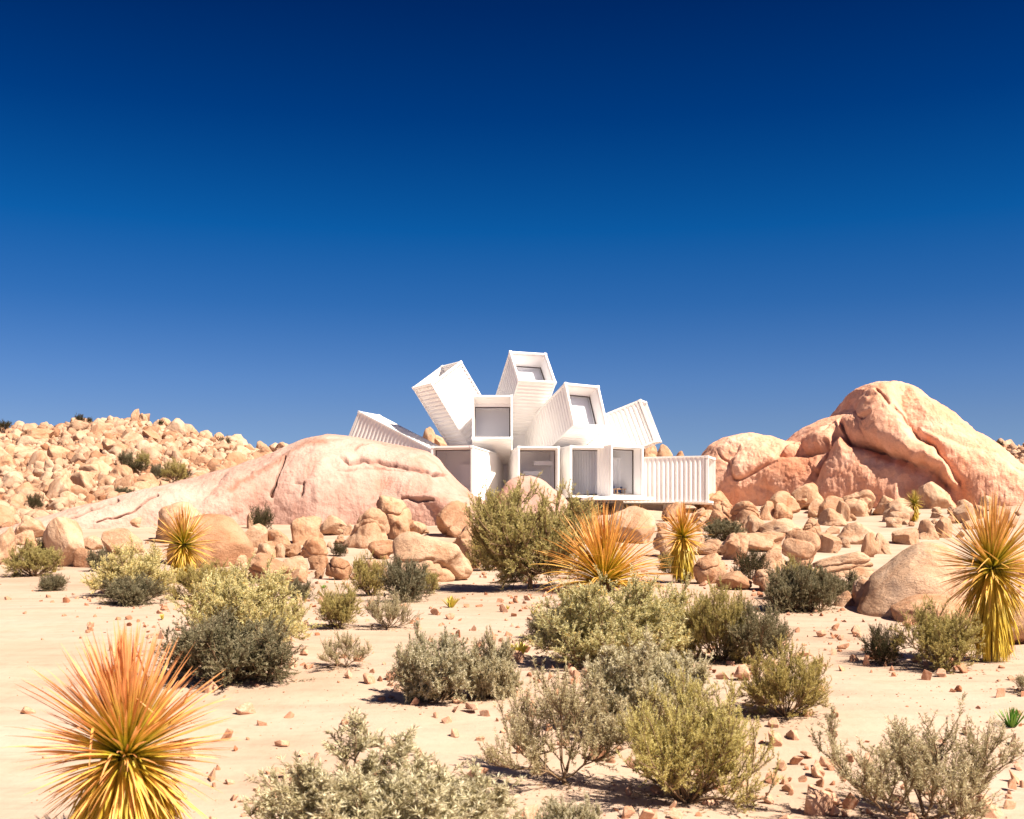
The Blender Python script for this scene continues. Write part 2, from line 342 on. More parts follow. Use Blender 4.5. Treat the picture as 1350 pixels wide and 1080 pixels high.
ANG = [boulder_mesh('angular_boulder', 40+i, 5, M_TAN, cuts=9+i % 3, lump=.25, groove=i % 2, ang=1, fine=.025) for i in range(6)]
STRIPE = [boulder_mesh('banded_boulder', 70+i, 5, M_TAN, cuts=2, lump=.2, groove=4) for i in range(3)]
SPIKE = [boulder_mesh('upright_boulder', 90+i, 4, M_TAN, cuts=5, lump=.35, ang=1) for i in range(2)]
ORNG = boulder_mesh('stained_boulder', 123, 5, M_ORANGE, cuts=2)
PALE = [boulder_mesh('pale_boulder', 131+i, 5, M_PINK, cuts=3, lump=.22, groove=i, fine=.015) for i in range(2)]
HUGE = boulder_mesh('smooth_boulder', 151, 6, M_TAN, cuts=1, lump=.13, fine=.008)
LUMP = [boulder_mesh('lumpy_boulder', 161+i, 6, M_TAN, cuts=3, lump=.30, groove=2, fine=.012) for i in range(3)]
SLOPE = HUGE.copy(); HUGE.materials[0] = M_TAN; SLOPE.name = 'sloping_boulder'
for v in SLOPE.vertices:
    t = (v.co.z+1)/2; v.co.x = v.co.x*(1-.42*t)+.40*t
rnd = random.Random(5)
def place_boulder(x0, y0, x1, y1, me, label=None, tilt=0, group=None, d=None, sink=.2, rz=None, dep=.9, kind='boulder', grounded=False):
    cx = (x0+x1)/2; P = ground(cx, min(y1, 1079)) if d is None else np.array([(cx-CXP)/F*d, d, 0])
    if d is not None: P[2] = CZ-(y1-HOR)/F*d; g_ = Hs(P[0], d)+.05; P[2] = min(P[2], g_) if grounded else P[2]
    s = P[1]/F; w = (x1-x0)*s/2; h = (y1-y0)*s; hz = h*(1+sink)/2
    dp = w*dep
    o = link(kind, me); o.location = (P[0], P[1]+dp*.55, P[2]-h*sink+hz)
    o.rotation_euler = (0, R(tilt), 0)
    # the mesh is turned about its own vertical by a flip only, so its width and height stay true
    fl = 1 if me.name.startswith('sloping') else rnd.choice([-1, 1]) if rz is None else rz
    o.scale = (w*fl, dp*rnd.choice([-1, 1]), hz)
    if tilt:
        t = abs(math.sin(R(tilt))); o.scale = (w*fl*(1-.25*t), dp, hz*(1-.1*t))
    tag(o, label, 'boulder', group); return o
r_, a_, st_, sp_ = ROUND, ANG, STRIPE, SPIKE
HERO = [
 (196, 661, 268, 715, r_[0], 'squat brown boulder behind and left of the left yucca tree', 0), (217, 676, 330, 747, HUGE, 'large smooth pale boulder directly behind the left yucca tree', 8),
 (276, 657, 311, 690, st_[0], 'banded tan boulder resting on top of the big smooth one by the yucca', 0), (308, 660, 319, 671, r_[3], 'small round boulder right of the banded one above the yucca', 0),
 (50, 681, 111, 748, a_[0], 'tall pale slab-faced boulder behind the leftmost olive shrub', 0), (-12, 694, 16, 745, r_[4], 'pale boulder cut by the left edge of the photo at the sand flat', 0),
 (98, 721, 126, 748, a_[1], 'small orange angular boulder at the foot of the pale slab, left', 0), (132, 696, 186, 730, a_[2], 'blocky pale boulder with a dark left corner above the pale round shrub, left', 0),
 (107, 706, 133, 725, a_[3], 'small wedge boulder between the slab and the blocky boulder, left', 0), (26, 684, 50, 700, a_[4], 'brown shadowed boulder at the foot of the rubble hill, far left', 0),
 (-5, 678, 28, 693, r_[5], 'flat pale boulder at the foot of the rubble hill on the left edge', 0), (305, 724, 325, 746, r_[6], 'small brown boulder tucked against the right foot of the big smooth boulder by the yucca', 0),
 (15, 698, 45, 718, r_[7], 'rounded pale boulder left of the slab-faced boulder', 0),
 (460, 668, 512, 721, LUMP[0], 'bulbous tan boulder with sharp crease, left half of the tall lumpy pair below the dome', 10), (488, 650, 543, 709, LUMP[1], 'tall saddle-shaped boulder, back half of the lumpy pair below the pink dome', -10),
 (510, 686, 541, 712, r_[8], 'rounded boulder at the right foot of the tall lumpy pair', 0), (535, 686, 562, 706, a_[5], 'triangular tan boulder right of the tall lumpy pair', 0),
 (514, 701, 619, 766, LUMP[2], 'broad rounded orange-tan boulder with folds, left of the large olive shrub', 0), (484, 712, 524, 737, r_[9], 'low smooth boulder at the left of the broad folded boulder', 0),
 (572, 659, 627, 708, a_[3], 'leaning pale slab boulder under the left end of the house', 18), (594, 691, 645, 750, r_[2], 'shaded brown boulder half hidden behind the large olive shrub', 0),
 (617, 659, 638, 681, r_[1], 'small brown boulder just below the corner of the white house', 0), (398, 664, 435, 688, ORNG, 'boulder with a bright orange stained face below the pink dome', 0),
 (380, 680, 422, 717, r_[1], 'knobbly pale boulder below the orange stained one', 0), (420, 679, 456, 706, r_[3], 'smooth round boulder right of the knobbly one', 0),
 (452, 690, 466, 706, r_[6], 'small pale boulder touching the left of the tall lumpy pair', 0), (345, 698, 382, 721, r_[7], 'low pale boulder left of the knobbly one', 0),
 (335, 716, 363, 736, r_[5], 'leftmost of three small blocks in a row above the big pale boulder', 0), (361, 716, 377, 735, a_[0], 'middle of three small blocks in a row above the big pale boulder', 0),
 (375, 715, 395, 735, a_[1], 'rightmost of three small blocks in a row above the big pale boulder', 0), (393, 707, 430, 736, st_[1], 'brown striped boulder below the knobbly one', -12),
 (409, 700, 426, 713, r_[0], 'small boulder wedged on top of the brown striped one', 0), (320, 729, 379, 768, r_[4], 'big pale rounded boulder behind the pale yellow-green shrub', 0),
 (370, 732, 408, 757, r_[8], 'egg-shaped tilted boulder right of the big pale rounded one', 20), (380, 750, 404, 769, a_[2], 'small orange wedge boulder below the egg-shaped one', 0),
 (427, 734, 463, 765, LUMP[1], 'cleft rounded boulder standing alone on the sand left of the small olive shrub', 0), (414, 748, 428, 763, r_[2], 'small round boulder left of the cleft one on the sand', 0),
 (324, 676, 337, 697, a_[4], 'dark upright boulder left of the shrub below the pink dome', 0),
 (914, 647, 966, 674, a_[5], 'tan boulder against the right end of the white house', 0), (940, 660, 970, 690, r_[2], 'rounded boulder below the right end of the house, left of the knobbly one', 0),
 (966, 660, 1006, 691, LUMP[0], 'knobbly folded boulder second from the house in the right-hand pile', 0), (1002, 660, 1024, 686, r_[7], 'tan cleft boulder between the knobbly one and the saddle-topped one', 0),
 (1020, 663, 1046, 686, r_[5], 'saddle-topped boulder below the leaning slab on the right', 0), (1013, 647, 1059, 677, a_[3], 'long leaning slab boulder under the left dome of the rosy massif', 15),
 (1050, 650, 1084, 672, a_[0], 'boxy boulder below the middle of the rosy massif', 8), (1080, 653, 1114, 683, a_[2], 'broad block boulder left of the upright spike', 0),
 (1110, 645, 1157, 681, LUMP[2], 'largest pale peaked boulder against the foot of the rosy massif', 0), (1104, 660, 1121, 688, sp_[0], 'upright spike of rock left of the largest peaked boulder', 0),
 (1155, 653, 1186, 679, a_[5], 'pale boulder right of the largest peaked one', 0), (980, 678, 1008, 705, r_[0], 'round brownish boulder in the middle of the right-hand pile', 0),
 (1004, 683, 1062, 706, r_[3], 'wide pale hump boulder above the big smooth one on the right', 0), (1058, 682, 1084, 704, st_[2], 'round boulder with dark bands in the right-hand pile', 0),
 (976, 701, 1038, 727, r_[1], 'pitted brown boulder above the dark shrubs on the right', 0), (1032, 699, 1084, 746, r_[9], 'big smooth boulder behind the dark shrub clump on the right', 0),
 (1078, 702, 1112, 729, a_[1], 'craggy pale boulder right of the big smooth one', 0), (1110, 687, 1158, 717, r_[8], 'overhanging tan boulder left of the leg-like one', 12),
 (1138, 702, 1160, 735, sp_[1], 'leg-shaped boulder propping the overhanging one', 0), (1152, 702, 1174, 730, r_[6], 'shaded boulder right of the leg-shaped one', 0),
 (1088, 693, 1108, 704, a_[4], 'small flat brown boulder in the sand gap of the right-hand pile', 0), (1076, 727, 1152, 760, r_[4], 'broad brownish boulder behind the right end of the dark shrub clump', 0),
 (1000, 724, 1037, 750, r_[7], 'low tan boulder between the dark olive bush and the dark shrub clump', 0), (920, 711, 954, 732, r_[5], 'pinkish rounded boulder right of the shaggy yucca', 0),
 (916, 729, 961, 770, LUMP[1], 'upright brown boulder with a vertical split right of the shaggy yucca trunk', 0), (946, 753, 994, 778, r_[3], 'pale flat-topped boulder right of the split one', 0),
 (994, 751, 1032, 780, r_[9], 'tan boulder lying in front of the dark olive bush', 0), (899, 702, 932, 721, r_[0], 'brown boulder behind the head of the shaggy yucca', 0),
 (914, 671, 944, 690, r_[2], 'tan boulder below the right end of the container house, above the shaggy yucca', 0), (1180, 696, 1217, 718, a_[1], 'craggy boulder below the small distant yucca', 0),
 (1124, 760, 1168, 799, r_[8], 'tan boulder leaning on the left of the huge smooth one', -10), (1103, 779, 1128, 799, r_[6], 'small tan boulder right of the dark shrub clump, on the sand', 0),
 (908, 738, 922, 763, r_[4], 'small boulder touching the trunk of the shaggy yucca', 0), (1122, 715, 1300, 812, SLOPE, 'huge smooth sandy boulder left of the right-hand yucca tree', 0),
 (1185, 785, 1300, 822, HUGE, 'low pale boulder at the right foot of the huge smooth one', 0), (1211, 684, 1236, 711, r_[7], 'round boulder above the huge smooth one, left of the yucca leaves', 0),
 (1234, 681, 1258, 709, a_[0], 'shaded boulder just left of the right-hand yucca leaves', 0), (1176, 674, 1202, 690, r_[1], 'small rounded boulder by the trunk of the small distant yucca', 0),
 (1290, 705, 1365, 760, r_[5], 'brown boulder behind the right-hand yucca at the right edge', 0), (1310, 790, 1390, 850, r_[3], 'pale boulder at the right edge beside the yucca trunk', 0),
 (800, 664, 868, 716, a_[2], 'pale sloping boulder under the white deck behind the orange yucca', 25), (862, 700, 900, 735, r_[9], 'brown boulder between the orange yucca and the shaggy yucca', 0),
]
for x0, y0, x1, y1, me, lb, tl in HERO: place_boulder(x0, y0, x1, y1, me, lb, tl)
place_boulder(636, 626, 768, 735, PALE[1], 'big round pale pink boulder in front of the middle windows of the house', d=56, sink=.05)
for x0, y0, x1, y1, me, lb in ((556, 562, 577, 600, a_[0], 'tan boulder seen in the gap between the two left tilted containers, left one'), (568, 572, 590, 602, a_[1], 'brown boulder seen low in the gap under the upward tilted container'),
        (846, 584, 870, 612, st_[0], 'banded boulder behind the roof corner of the right container'), (864, 585, 888, 612, r_[3], 'rounded boulder on the skyline above the low right container'), (888, 594, 905, 612, r_[6], 'smallest boulder on the skyline above the low right container')):
    place_boulder(x0, y0, x1, y1, me, lb, d=88, sink=.3)
for x0, y0, x1, y1, me, lb in ((73, 647, 97, 671, r_[0], 'large rounded boulder low on the rubble hill above the leftmost shrub'), (167, 634, 202, 657, HUGE, 'largest smooth boulder at the lower right of the rubble hill'),
        (201, 641, 219, 658, r_[6], 'boulder touching the right of the largest smooth one on the rubble hill'), (123, 646, 146, 660, r_[3], 'flat rounded boulder left of the largest smooth one on the rubble hill'),
        (172, 535, 184, 556, sp_[0], 'upright pinnacle on the summit of the rubble hill'), (180, 540, 195, 556, r_[8], 'rounded boulder right of the pinnacle on the summit of the rubble hill'),
        (207, 550, 226, 566, a_[0], 'square boulder on the skyline right of the summit pinnacle'), (246, 550, 261, 562, a_[3], 'boulder on the skyline, left of the last two before the hill drops'), (262, 554, 273, 565, r_[5], 'small round boulder on the skyline where the hill drops'),
        (90, 545, 105, 558, r_[9], 'round boulder beside the two dark skyline shrubs, left'), (281, 566, 297, 582, st_[1], 'dark banded boulder on the falling skyline of the left hill'),
        (358, 580, 387, 602, r_[8], 'rounded boulder on the ridge just left of the pink dome'), (379, 570, 409, 592, st_[0], 'striped boulder on the ridge touching the pink dome top'), (335, 588, 358, 606, r_[4], 'pale boulder on the ridge left of the two by the pink dome')):
    P = ground((x0+x1)/2, max(y1, 560))
    o = place_boulder(x0, y0, x1, y1, me, lb, d=min(P[1], 99), sink=.25, grounded=True)
# rubble: boulders covering the two hills; the 200 that show largest are single, the rest one mesh
print('hero done')
rg = np.random.default_rng(11); cand = []
def dome_y(px): return np.interp(px, [-70, 60, 150, 250, 330, 380, 410, 640], [714, 700, 672, 645, 624, 604, 585, 585])
tries = 0
while len(cand) < 14500 and tries < 60000:
    tries += 1
    if rg.random() < .8: px = rg.uniform(-130, 415)
    else: px = rg.uniform(1235, 1480)
    d = 47+(103-47)*rg.random()**.75
    x = (px-CXP)/F*d; z = Hs(x, d) if False else 0
    cand.append((px, x, d))
cand = np.array(cand); cz = H(cand[:, 1], cand[:, 2]); py = HOR-F*(cz-CZ)/cand[:, 2]
size = np.exp(rg.normal(-1.95, .62, len(cand))).clip(.08, .8)
keep = (py < np.where(cand[:, 0] < 640, dome_y(cand[:, 0])+2, 645))
keep &= ~((cand[:, 0] > 640) & (cand[:, 2] < 74))
cand, cz, py, size = cand[keep], cz[keep], py[keep], size[keep]
score = size/cand[:, 2]*((cand[:, 0] > 0) & (cand[:, 0] < 1350)); order = np.argsort(-score)
big = order[:46]; rest = order[46:]
SM = [boulder_mesh('rubble_boulder', 200+i, 4, M_TAN, cuts=5+i % 6, lump=.42, groove=i % 3, ang=i % 2, fine=.04) for i in range(8)]
for k in big:
    s = size[k]; o = link('boulder', SM[rg.integers(8)])
    o.location = (cand[k, 1], cand[k, 2], cz[k]+s*.45); o.rotation_euler = (rg.uniform(-.4, .4), rg.uniform(-.4, .4), rg.uniform(0, 6.28))
    o.scale = (s*rg.uniform(.8, 1.35), s*rg.uniform(.8, 1.1), s*rg.uniform(.6, 1.3))
    left = cand[k, 0] < 640
    tag(o, 'one of the many tan boulders covering the rubble hill on the left' if left else 'one of the tan boulders on the far slope right of the rosy massif', 'boulder', 'boulders on the left rubble hill' if left else 'boulders on the far right slope')
arch = []
for i in range(10):
    V, Fc = ICO[2] if i < 5 else ICO[3]; me_ = boulder_mesh('tmp', 300+i, 2 if i < 5 else 3, M_TANW, cuts=5+i % 5, lump=.45, ang=i % 2, fine=.05); v = np.zeros(len(me_.vertices)*3); me_.vertices.foreach_get('co', v); arch.append((v.reshape(-1, 3), Fc)); bpy.data.meshes.remove(me_)
def euler_m(a, b, c): return np.array(Euler((a, b, c)).to_matrix())
def scatter_mesh(name, items, mat, arch, smooth=True):
    VV, FF, T, off = [], [], [], 0
    for (x, y, z, sx, sy, sz, a, b, c, k) in items:
        v, fc = arch[k]; w = (v*np.array([sx, sy, sz]))@euler_m(a, b, c).T+np.array([x, y, z]); VV.append(w); FF.append(fc+off); off += len(w); T.append(np.full(len(w), rg.random()**2))
    return link(name, mesh_np(name, np.concatenate(VV), np.concatenate(FF), [mat], smooth, dict(tone=np.concatenate(T))))
fl_ = []
for (xa, xb, ya, yb, n, lb, gp) in ((330, 640, 698, 768, 75, 'small tan boulder lying between the larger ones below the pink dome', 'small boulders below the pink dome'),
        (905, 1195, 668, 768, 130, 'small tan boulder lying between the larger ones of the right-hand pile', 'small boulders in the right-hand pile'),
        (965, 1345, 660, 700, 70, 'small tan boulder lying along the foot of the rosy massif', 'small boulders at the foot of the massif'),
        (1170, 1350, 700, 790, 30, 'small tan boulder around the right-hand yucca tree', 'small boulders by the right-hand yucca'),
        (780, 930, 672, 712, 26, 'small tan boulder on the slope under the white deck', 'small boulders under the deck'),
        (-10, 200, 690, 748, 26, 'small pale boulder among the larger ones at the edge of the sand flat, left', 'small boulders at the sand flat edge')):
    for k in range(n):
        px = rg.uniform(xa, xb); pyy = rg.uniform(ya, yb); w = np.exp(rg.normal(2.6, .6)).clip(5, 46)
        if any(h_[0]-3 < px < h_[2]+3 and h_[1]+4 < pyy < h_[3]+w*.4 for h_ in HERO if h_[2]-h_[0] > 34): continue
        fl_.append((w, w*rg.uniform(.5, .95), px, pyy, lb, gp))
fl_.sort(key=lambda t: -t[0]); items = []
for i, (w, h, px, pyy, lb, gp) in enumerate(fl_):
    if i < 150: place_boulder(px-w/2, pyy-h, px+w/2, pyy, (ROUND+ANG+ANG)[rg.integers(22)], lb, rg.uniform(-20, 20), gp)
    else: P = ground(px, pyy); q = w*P[1]/F/2; items.append((P[0], P[1], P[2]+q*.35, q*1.1, q, q*rg.uniform(.6, 1.0), rg.uniform(-.5, .5), rg.uniform(-.5, .5), rg.uniform(0, 6.28), int(rg.integers(5, 10))))
for k in rest:
    s = size[k]; items.append((cand[k, 1], cand[k, 2], cz[k]+s*.6, s*rg.uniform(.75, 1.4), s*rg.uniform(.8, 1.1), s*rg.uniform(.6, 1.35), rg.uniform(-.5, .5), rg.uniform(-.5, .5), rg.uniform(0, 6.28), int(rg.integers(5, 10)) if s > .3 else int(rg.integers(0, 5))))
tag(scatter_mesh('rubble', items, M_TANW, arch), 'mass of smaller tan boulders heaped over the hills and slopes around the house', 'rubble', kind='stuff')
print('boulders', len(items))
# ------------------------------------------------------------------ loose stones on the sand
def stone_mesh(seed):
    r = np.random.default_rng(seed); bm = bmesh.new()
    for k in range(int(r.integers(7, 12))):
        p = r.normal(size=3); p /= np.linalg.norm(p); p *= r.uniform(.75, 1.0); bm.verts.new(p)
    bmesh.ops.convex_hull(bm, input=bm.verts[:])
    for v in [v for v in bm.verts if not v.link_faces]: bm.verts.remove(v)
    bmesh.ops.bevel(bm, geom=bm.edges[:], offset=.05, segments=1, affect='EDGES')
    bmesh.ops.triangulate(bm, faces=bm.faces[:])
    me = bpy.data.meshes.new('loose_stone'); bm.to_mesh(me); bm.free(); me.materials.append(M_STONE); return me
STN = [stone_mesh(500+i) for i in range(14)]
starch = []
for me in STN:
    v = np.zeros(len(me.vertices)*3); me.vertices.foreach_get('co', v); f = np.array([p.vertices[:] for p in me.polygons]); starch.append((v.reshape(-1, 3), f))
sc = []
for k in range(3800):
    d = 7.2+(34-7.2)*rg.random()**1.25; px = rg.uniform(-40, 1390); x = (px-CXP)/F*d
    dens = np.interp(px, [0, 150, 330, 520, 1400], [.02, .10, .55, .8, 1.0])
    if d > 13: dens = np.interp(px, [0, 110, 300, 1400], [.05, .3, .8, .8])
    dens *= np.clip(.45+1.3*vnoise(np.array([[x*.5, d*.35, 2.]]))[0]+.35, .05, 1)
    if rg.random() > dens: continue
    s = np.exp(rg.normal(-3.0, .5)).clip(.015, .17)
    sc.append((x, d, s, px))
for (px, pyy, w) in ((300, 975, 30), (372, 985, 22), (455, 955, 20), (598, 972, 26), (345, 958, 18), (547, 930, 20), (620, 935, 18), (662, 966, 26), (702, 945, 24), (1020, 960, 22), (1045, 975, 26), (1030, 1015, 22), (1055, 1030, 24), (1100, 945, 26), (1082, 912, 20), (1222, 898, 26), (1240, 893, 22), (1320, 920, 26), (1340, 985, 36), (1335, 1045, 30), (1300, 1040, 22), (1090, 1065, 44), (1120, 1068, 36), (1012, 1060, 22), (1062, 1000, 22), (1065, 945, 20), (1155, 870, 26), (1000, 930, 30), (385, 880, 22), (460, 895, 20)):
    P = ground(px, pyy); sc.append((P[0], P[1], w/2*P[1]/F, px))
sc = np.array(sc); oz = H(sc[:, 0], sc[:, 1]); order = np.argsort(-(sc[:, 2]/sc[:, 1])*((sc[:, 3] > 0) & (sc[:, 3] < 1350)))
for k in order[:290]:
    x, y, s, px = sc[k]; o = link('stone', STN[rg.integers(14)]); o.location = (x, y, oz[k]+s*.28); o.rotation_euler = tuple(rg.uniform(0, 6.28, 3))
    o.scale = (s*rg.uniform(.9, 1.25), s*rg.uniform(.7, 1.0), s*rg.uniform(.55, .85))
    near = y < 13
    tag(o, 'one of the angular pinkish stones lying on the sand in the foreground' if near else 'one of the small angular stones scattered on the sand further back', 'stone', 'stones on the foreground sand' if near else 'stones on the sand further back')
items = [(sc[k, 0], sc[k, 1], oz[k]+sc[k, 2]*.2, sc[k, 2]*1.1, sc[k, 2]*.9, sc[k, 2]*.65, *rg.uniform(0, 6.28, 3), int(rg.integers(14))) for k in order[290:]]
for k in range(9000):
    d = 7+(30-7)*rg.random()**1.3; px = rg.uniform(-60, 1420); x = (px-CXP)/F*d; s = np.exp(rg.normal(-4.9, .45))
    if rg.random() > np.interp(px, [0, 300, 700, 1400], [.12, .6, .9, 1])*np.clip(.4+1.6*vnoise(np.array([[x*.6, d*.4, 8.]]))[0]+.3, .05, 1): continue
    items.append((x, d, Hs(x, d)+s*.2, s*1.1, s, s*.7, 0, 0, rg.uniform(0, 6.28), int(rg.integers(14))))
tag(scatter_mesh('gravel', items, M_STONE, starch, False), 'fine gravel and small stone chips strewn over the sand', 'gravel', kind='stuff')
print('stones', len(items))
# ------------------------------------------------------------------ the house of white containers
def box_vf(x0, x1, y0, y1, z0, z1):
    V = np.array([(x, y, z) for x in (x0, x1) for y in (y0, y1) for z in (z0, z1)], float)
    return V, np.array([(0, 1, 3, 2), (4, 6, 7, 5), (0, 4, 5, 1), (2, 3, 7, 6), (0, 2, 6, 4), (1, 5, 7, 3)])
class MB:
    def __init__(s): s.V = []; s.F = []; s.n = 0
    def add(s, V, Fc): s.V.append(V); s.F.append(Fc+s.n); s.n += len(V)
    def box(s, *a): s.add(*box_vf(*a))
    def build(s, name, mat, parent=None, bev=0, **k):
        me = mesh_np(name, np.concatenate(s.V), np.concatenate(s.F), [mat], False)
        if bev:
            bm = bmesh.new(); bm.from_mesh(me); bmesh.ops.recalc_face_normals(bm, faces=bm.faces); bmesh.ops.bevel(bm, geom=bm.edges[:], offset=bev, segments=2, affect='EDGES'); bm.to_mesh(me); bm.free()
        return link(name, me, parent, **k)
def tube_rings(rings, closed_end=False):
    V = np.concatenate(rings); n = len(rings); F_ = []
    for i in range(n-1):
        for k in range(4): a = i*4+k; b = i*4+(k+1) % 4; F_.append((a, b, b+4, a+4))
    if closed_end: b = (n-1)*4; F_.append((b, b+1, b+2, b+3))
    return V, np.array(F_)
def rect(hw, hh, y, bot=None, top=None): return np.array([(-hw, y, -hh if bot is None else bot), (hw, y, -hh if bot is None else bot), (hw, y, hh if top is None else top), (-hw, y, hh if top is None else top)])
house = empty('container_house', (1.5, 72, 4.0)); tag(house, 'white house of shipping containers bursting upward at many angles among the boulders', 'house')
HM = house.matrix_world.copy()
def container(loc, ypr, w, h, L, recess=.9, head=.16, label=None, glass=True, low=.06, bright_panel=0, room=2.4):
    yaw, pit, rol = [R(a) for a in ypr]
    Mx = Matrix.Rotation(yaw, 3, 'Z') @ Matrix.Rotation(pit, 3, 'X') @ Matrix.Rotation(rol, 3, 'Y')
    c = empty('container'); c.parent = house; c.location = Vector(loc)-Vector((1.5, 72, 4.0)); c.rotation_euler = Mx.to_euler()
    if label: c['label'] = label
    hw, hh = w/2, h/2; D = .055; pitch = .278
    rings = []; y = .22
    while y < L-.3:
        for yy, ins in ((y, .03), (y+.07, .03), (y+.139, .03+D), (y+.209, .03+D)): rings.append(rect(hw-ins, hh-ins, yy))
        y += pitch
    rings.append(rect(hw-.03, hh-.03, L)); mb = MB(); mb.add(*tube_rings(rings, True)); mb.build('corrugated_panels', M_WHITE, c)
    fr = MB(); t = .11                     # front frame, edge rails and corner castings
    for sx in (-1, 1):
        x0, x1 = sorted((sx*hw, sx*(hw-t))); fr.box(x0, x1, 0, .16, -hh+t, hh-t)
    fr.box(-hw, hw, .003, .16, hh-t, hh); fr.box(-hw, hw, .003, .16, -hh, -hh+t)
    for sx in (-1, 1):
        for sz in (-1, 1):
            x0, x1 = sorted((sx*(hw+.004), sx*(hw-.085))); z0, z1 = sorted((sz*(hh+.004), sz*(hh-.085))); fr.box(x0, x1, .162, L, z0, z1)
    fr.build('frame', M_WHITE, c)
    cs = MB()
    for sx in (-1, 1):
        for sz in (-1, 1):
            for yy in (-.02, L-.17):
                x0, x1 = sorted((sx*(hw+.022), sx*(hw-.15))); z0, z1 = sorted((sz*(hh+.022), sz*(hh-.13))); cs.box(x0, x1, yy, yy+.19, z0, z1)
    cs.build('corner_casting', M_WHITE, c)
    iw, ih = hw-.13, hh-.13               # plastered inside
    inr = [rect(iw, ih, .158), rect(iw, ih, recess), rect(iw, ih, min(L-.12, recess+room))]
    mi = MB(); mi.add(*tube_rings(inr, True)); mi.build('lining', M_INT, c)
    if glass:
        gb, gt = -ih+low, ih-head; ws = iw-.01
        wf = MB(); wf.box(-ws, ws, recess, recess+.05, gt, gt+.06); wf.box(ws-.06, ws, recess, recess+.05, gb+.05, gt); wf.box(-ws, ws, recess, recess+.05, gb, gb+.05); wf.box(-ws, -ws+.045, recess, recess+.05, gb+.05, gt)
        wn_ = wf.build('window_frame', M_DARKF, c)
        hd = MB(); hd.box(-iw+.002, iw-.002, recess+.002, recess+.08, gt+.06, ih-.002) if head > .08 else None
        if head > .08: hd.build('lintel', M_INT, c)
        if low > .08: sl_ = MB(); sl_.box(-iw+.002, iw-.002, recess+.002, recess+.08, -ih+.002, gb); sl_.build('window_sill', M_INT, c)
        g = MB(); g.box(-ws+.02, ws-.03, recess+.02, recess+.032, gb+.03, gt+.02); gl = g.build('window_pane', M_GLASS, c)
    if bright_panel: bl = MB(); bl.box(-iw+.03, iw-.03, recess+bright_panel, recess+bright_panel+.02, -ih+.02, ih-.02); bl.build('added_bright_panel', M_INT, c)  # white panel added close behind the glass to brighten the window
    return c
container((1.28, 70.17, 12.13), (19.1, -41.8, .9), 2.44, 2.76, 8.2, 1.0, .12, 'topmost container, tilted steeply up, horizontal window', low=.10, bright_panel=.25)
container((4.49, 68.38, 9.57), (29.1, -23.6, 1.4), 2.43, 2.86, 7.6, .95, .15, 'container right of the topmost, tilted up to the right', low=.10, bright_panel=.25)
container((-4.77, 71.93, 11.90), (-56.9, -54.2, -.4), 2.44, 2.68, 8.0, 1.3, .1, 'container leaning up to the left with underside in shade')
container((-9.83, 74.13, 8.42), (-116.0, -25.8, -.5), 2.44, 2.75, 9.0, 1.0, .1, 'lowest leaning container at the far left behind the dome')
container((8.84, 72.16, 8.97), (73.8, -20.4, -3.0), 2.44, 2.80, 7.6, 1.0, .1, 'container pointing up to the right, long ribbed side showing')
container((12.17, 69.27, 5.11), (70.0, 0, 0), 2.44, 2.80, 11.0, 1.2, .1, 'low container lying level at the far right', glass=False)
container((-1.18, 68.49, 8.87), (.4, -16.5, -.1), 2.43, 2.81, 8.2, .95, .30, 'middle upper container facing the viewer with a square window', room=1.1)
container((-3.42, 64.5, 5.30), (-11.7, 0, 0), 2.44, 3.05, 9.0, .5, .12, 'ground container behind the dome at the left')
container((1.56, 66.2, 5.40), (6.0, 0, 0), 2.44, 3.05, 9.0, .8, .10, 'ground container behind the round pink boulder')
container((4.59, 67.36, 5.50), (18.1, 0, 0), 2.43, 3.05, 8.5, .8, .10, 'ground container with the tall middle window')
container((6.88, 67.72, 5.55), (32.3, 0, 0), 2.43, 3.05, 8.5, .8, .10, 'rightmost ground container with a narrow window')
def world_box(name, x0, x1, y0, y1, z0, z1, mat, rz=0, bev=0):
    mb = MB(); cx, cy, cz_ = (x0+x1)/2, (y0+y1)/2, (z0+z1)/2; mb.box(x0-cx, x1-cx, y0-cy, y1-cy, z0-cz_, z1-cz_)
    o = mb.build(name, mat, house, bev); o.location = (cx-1.5, cy-72, cz_-4); o.rotation_euler = (0, 0, rz); return o
world_box('deck', 4.3, 8.0, 65.6, 68.0, 3.78, 3.97, M_WHITE, R(14), .02)
world_box('core', -1.2, 5.2, 72.6, 78.0, 3.2, 8.6, M_INT)
world_box('post', 9.25, 9.95, 69.6, 70.2, 2.2, 3.70, M_CONC, bev=.02)
world_box('post', -2.6, -2.1, 66.4, 66.9, 2.2, 3.78, M_CONC); world_box('post', 6.2, 6.7, 68.4, 68.9, 2.2, 3.78, M_CONC); world_box('post', 2.2, 2.7, 68.4, 68.9, 2.2, 3.78, M_CONC)
world_box('beam', 5.2, 10.4, 70.4, 70.7, 3.25, 3.62, M_STEEL, R(-20)); world_box('beam', 5.0, 9.6, 71.9, 72.2, 3.2, 3.6, M_STEEL, R(-20))
world_box('base_slab', 6.2, 12.6, 70.0, 72.3, 3.62, 3.72, M_WHITE, R(-28))
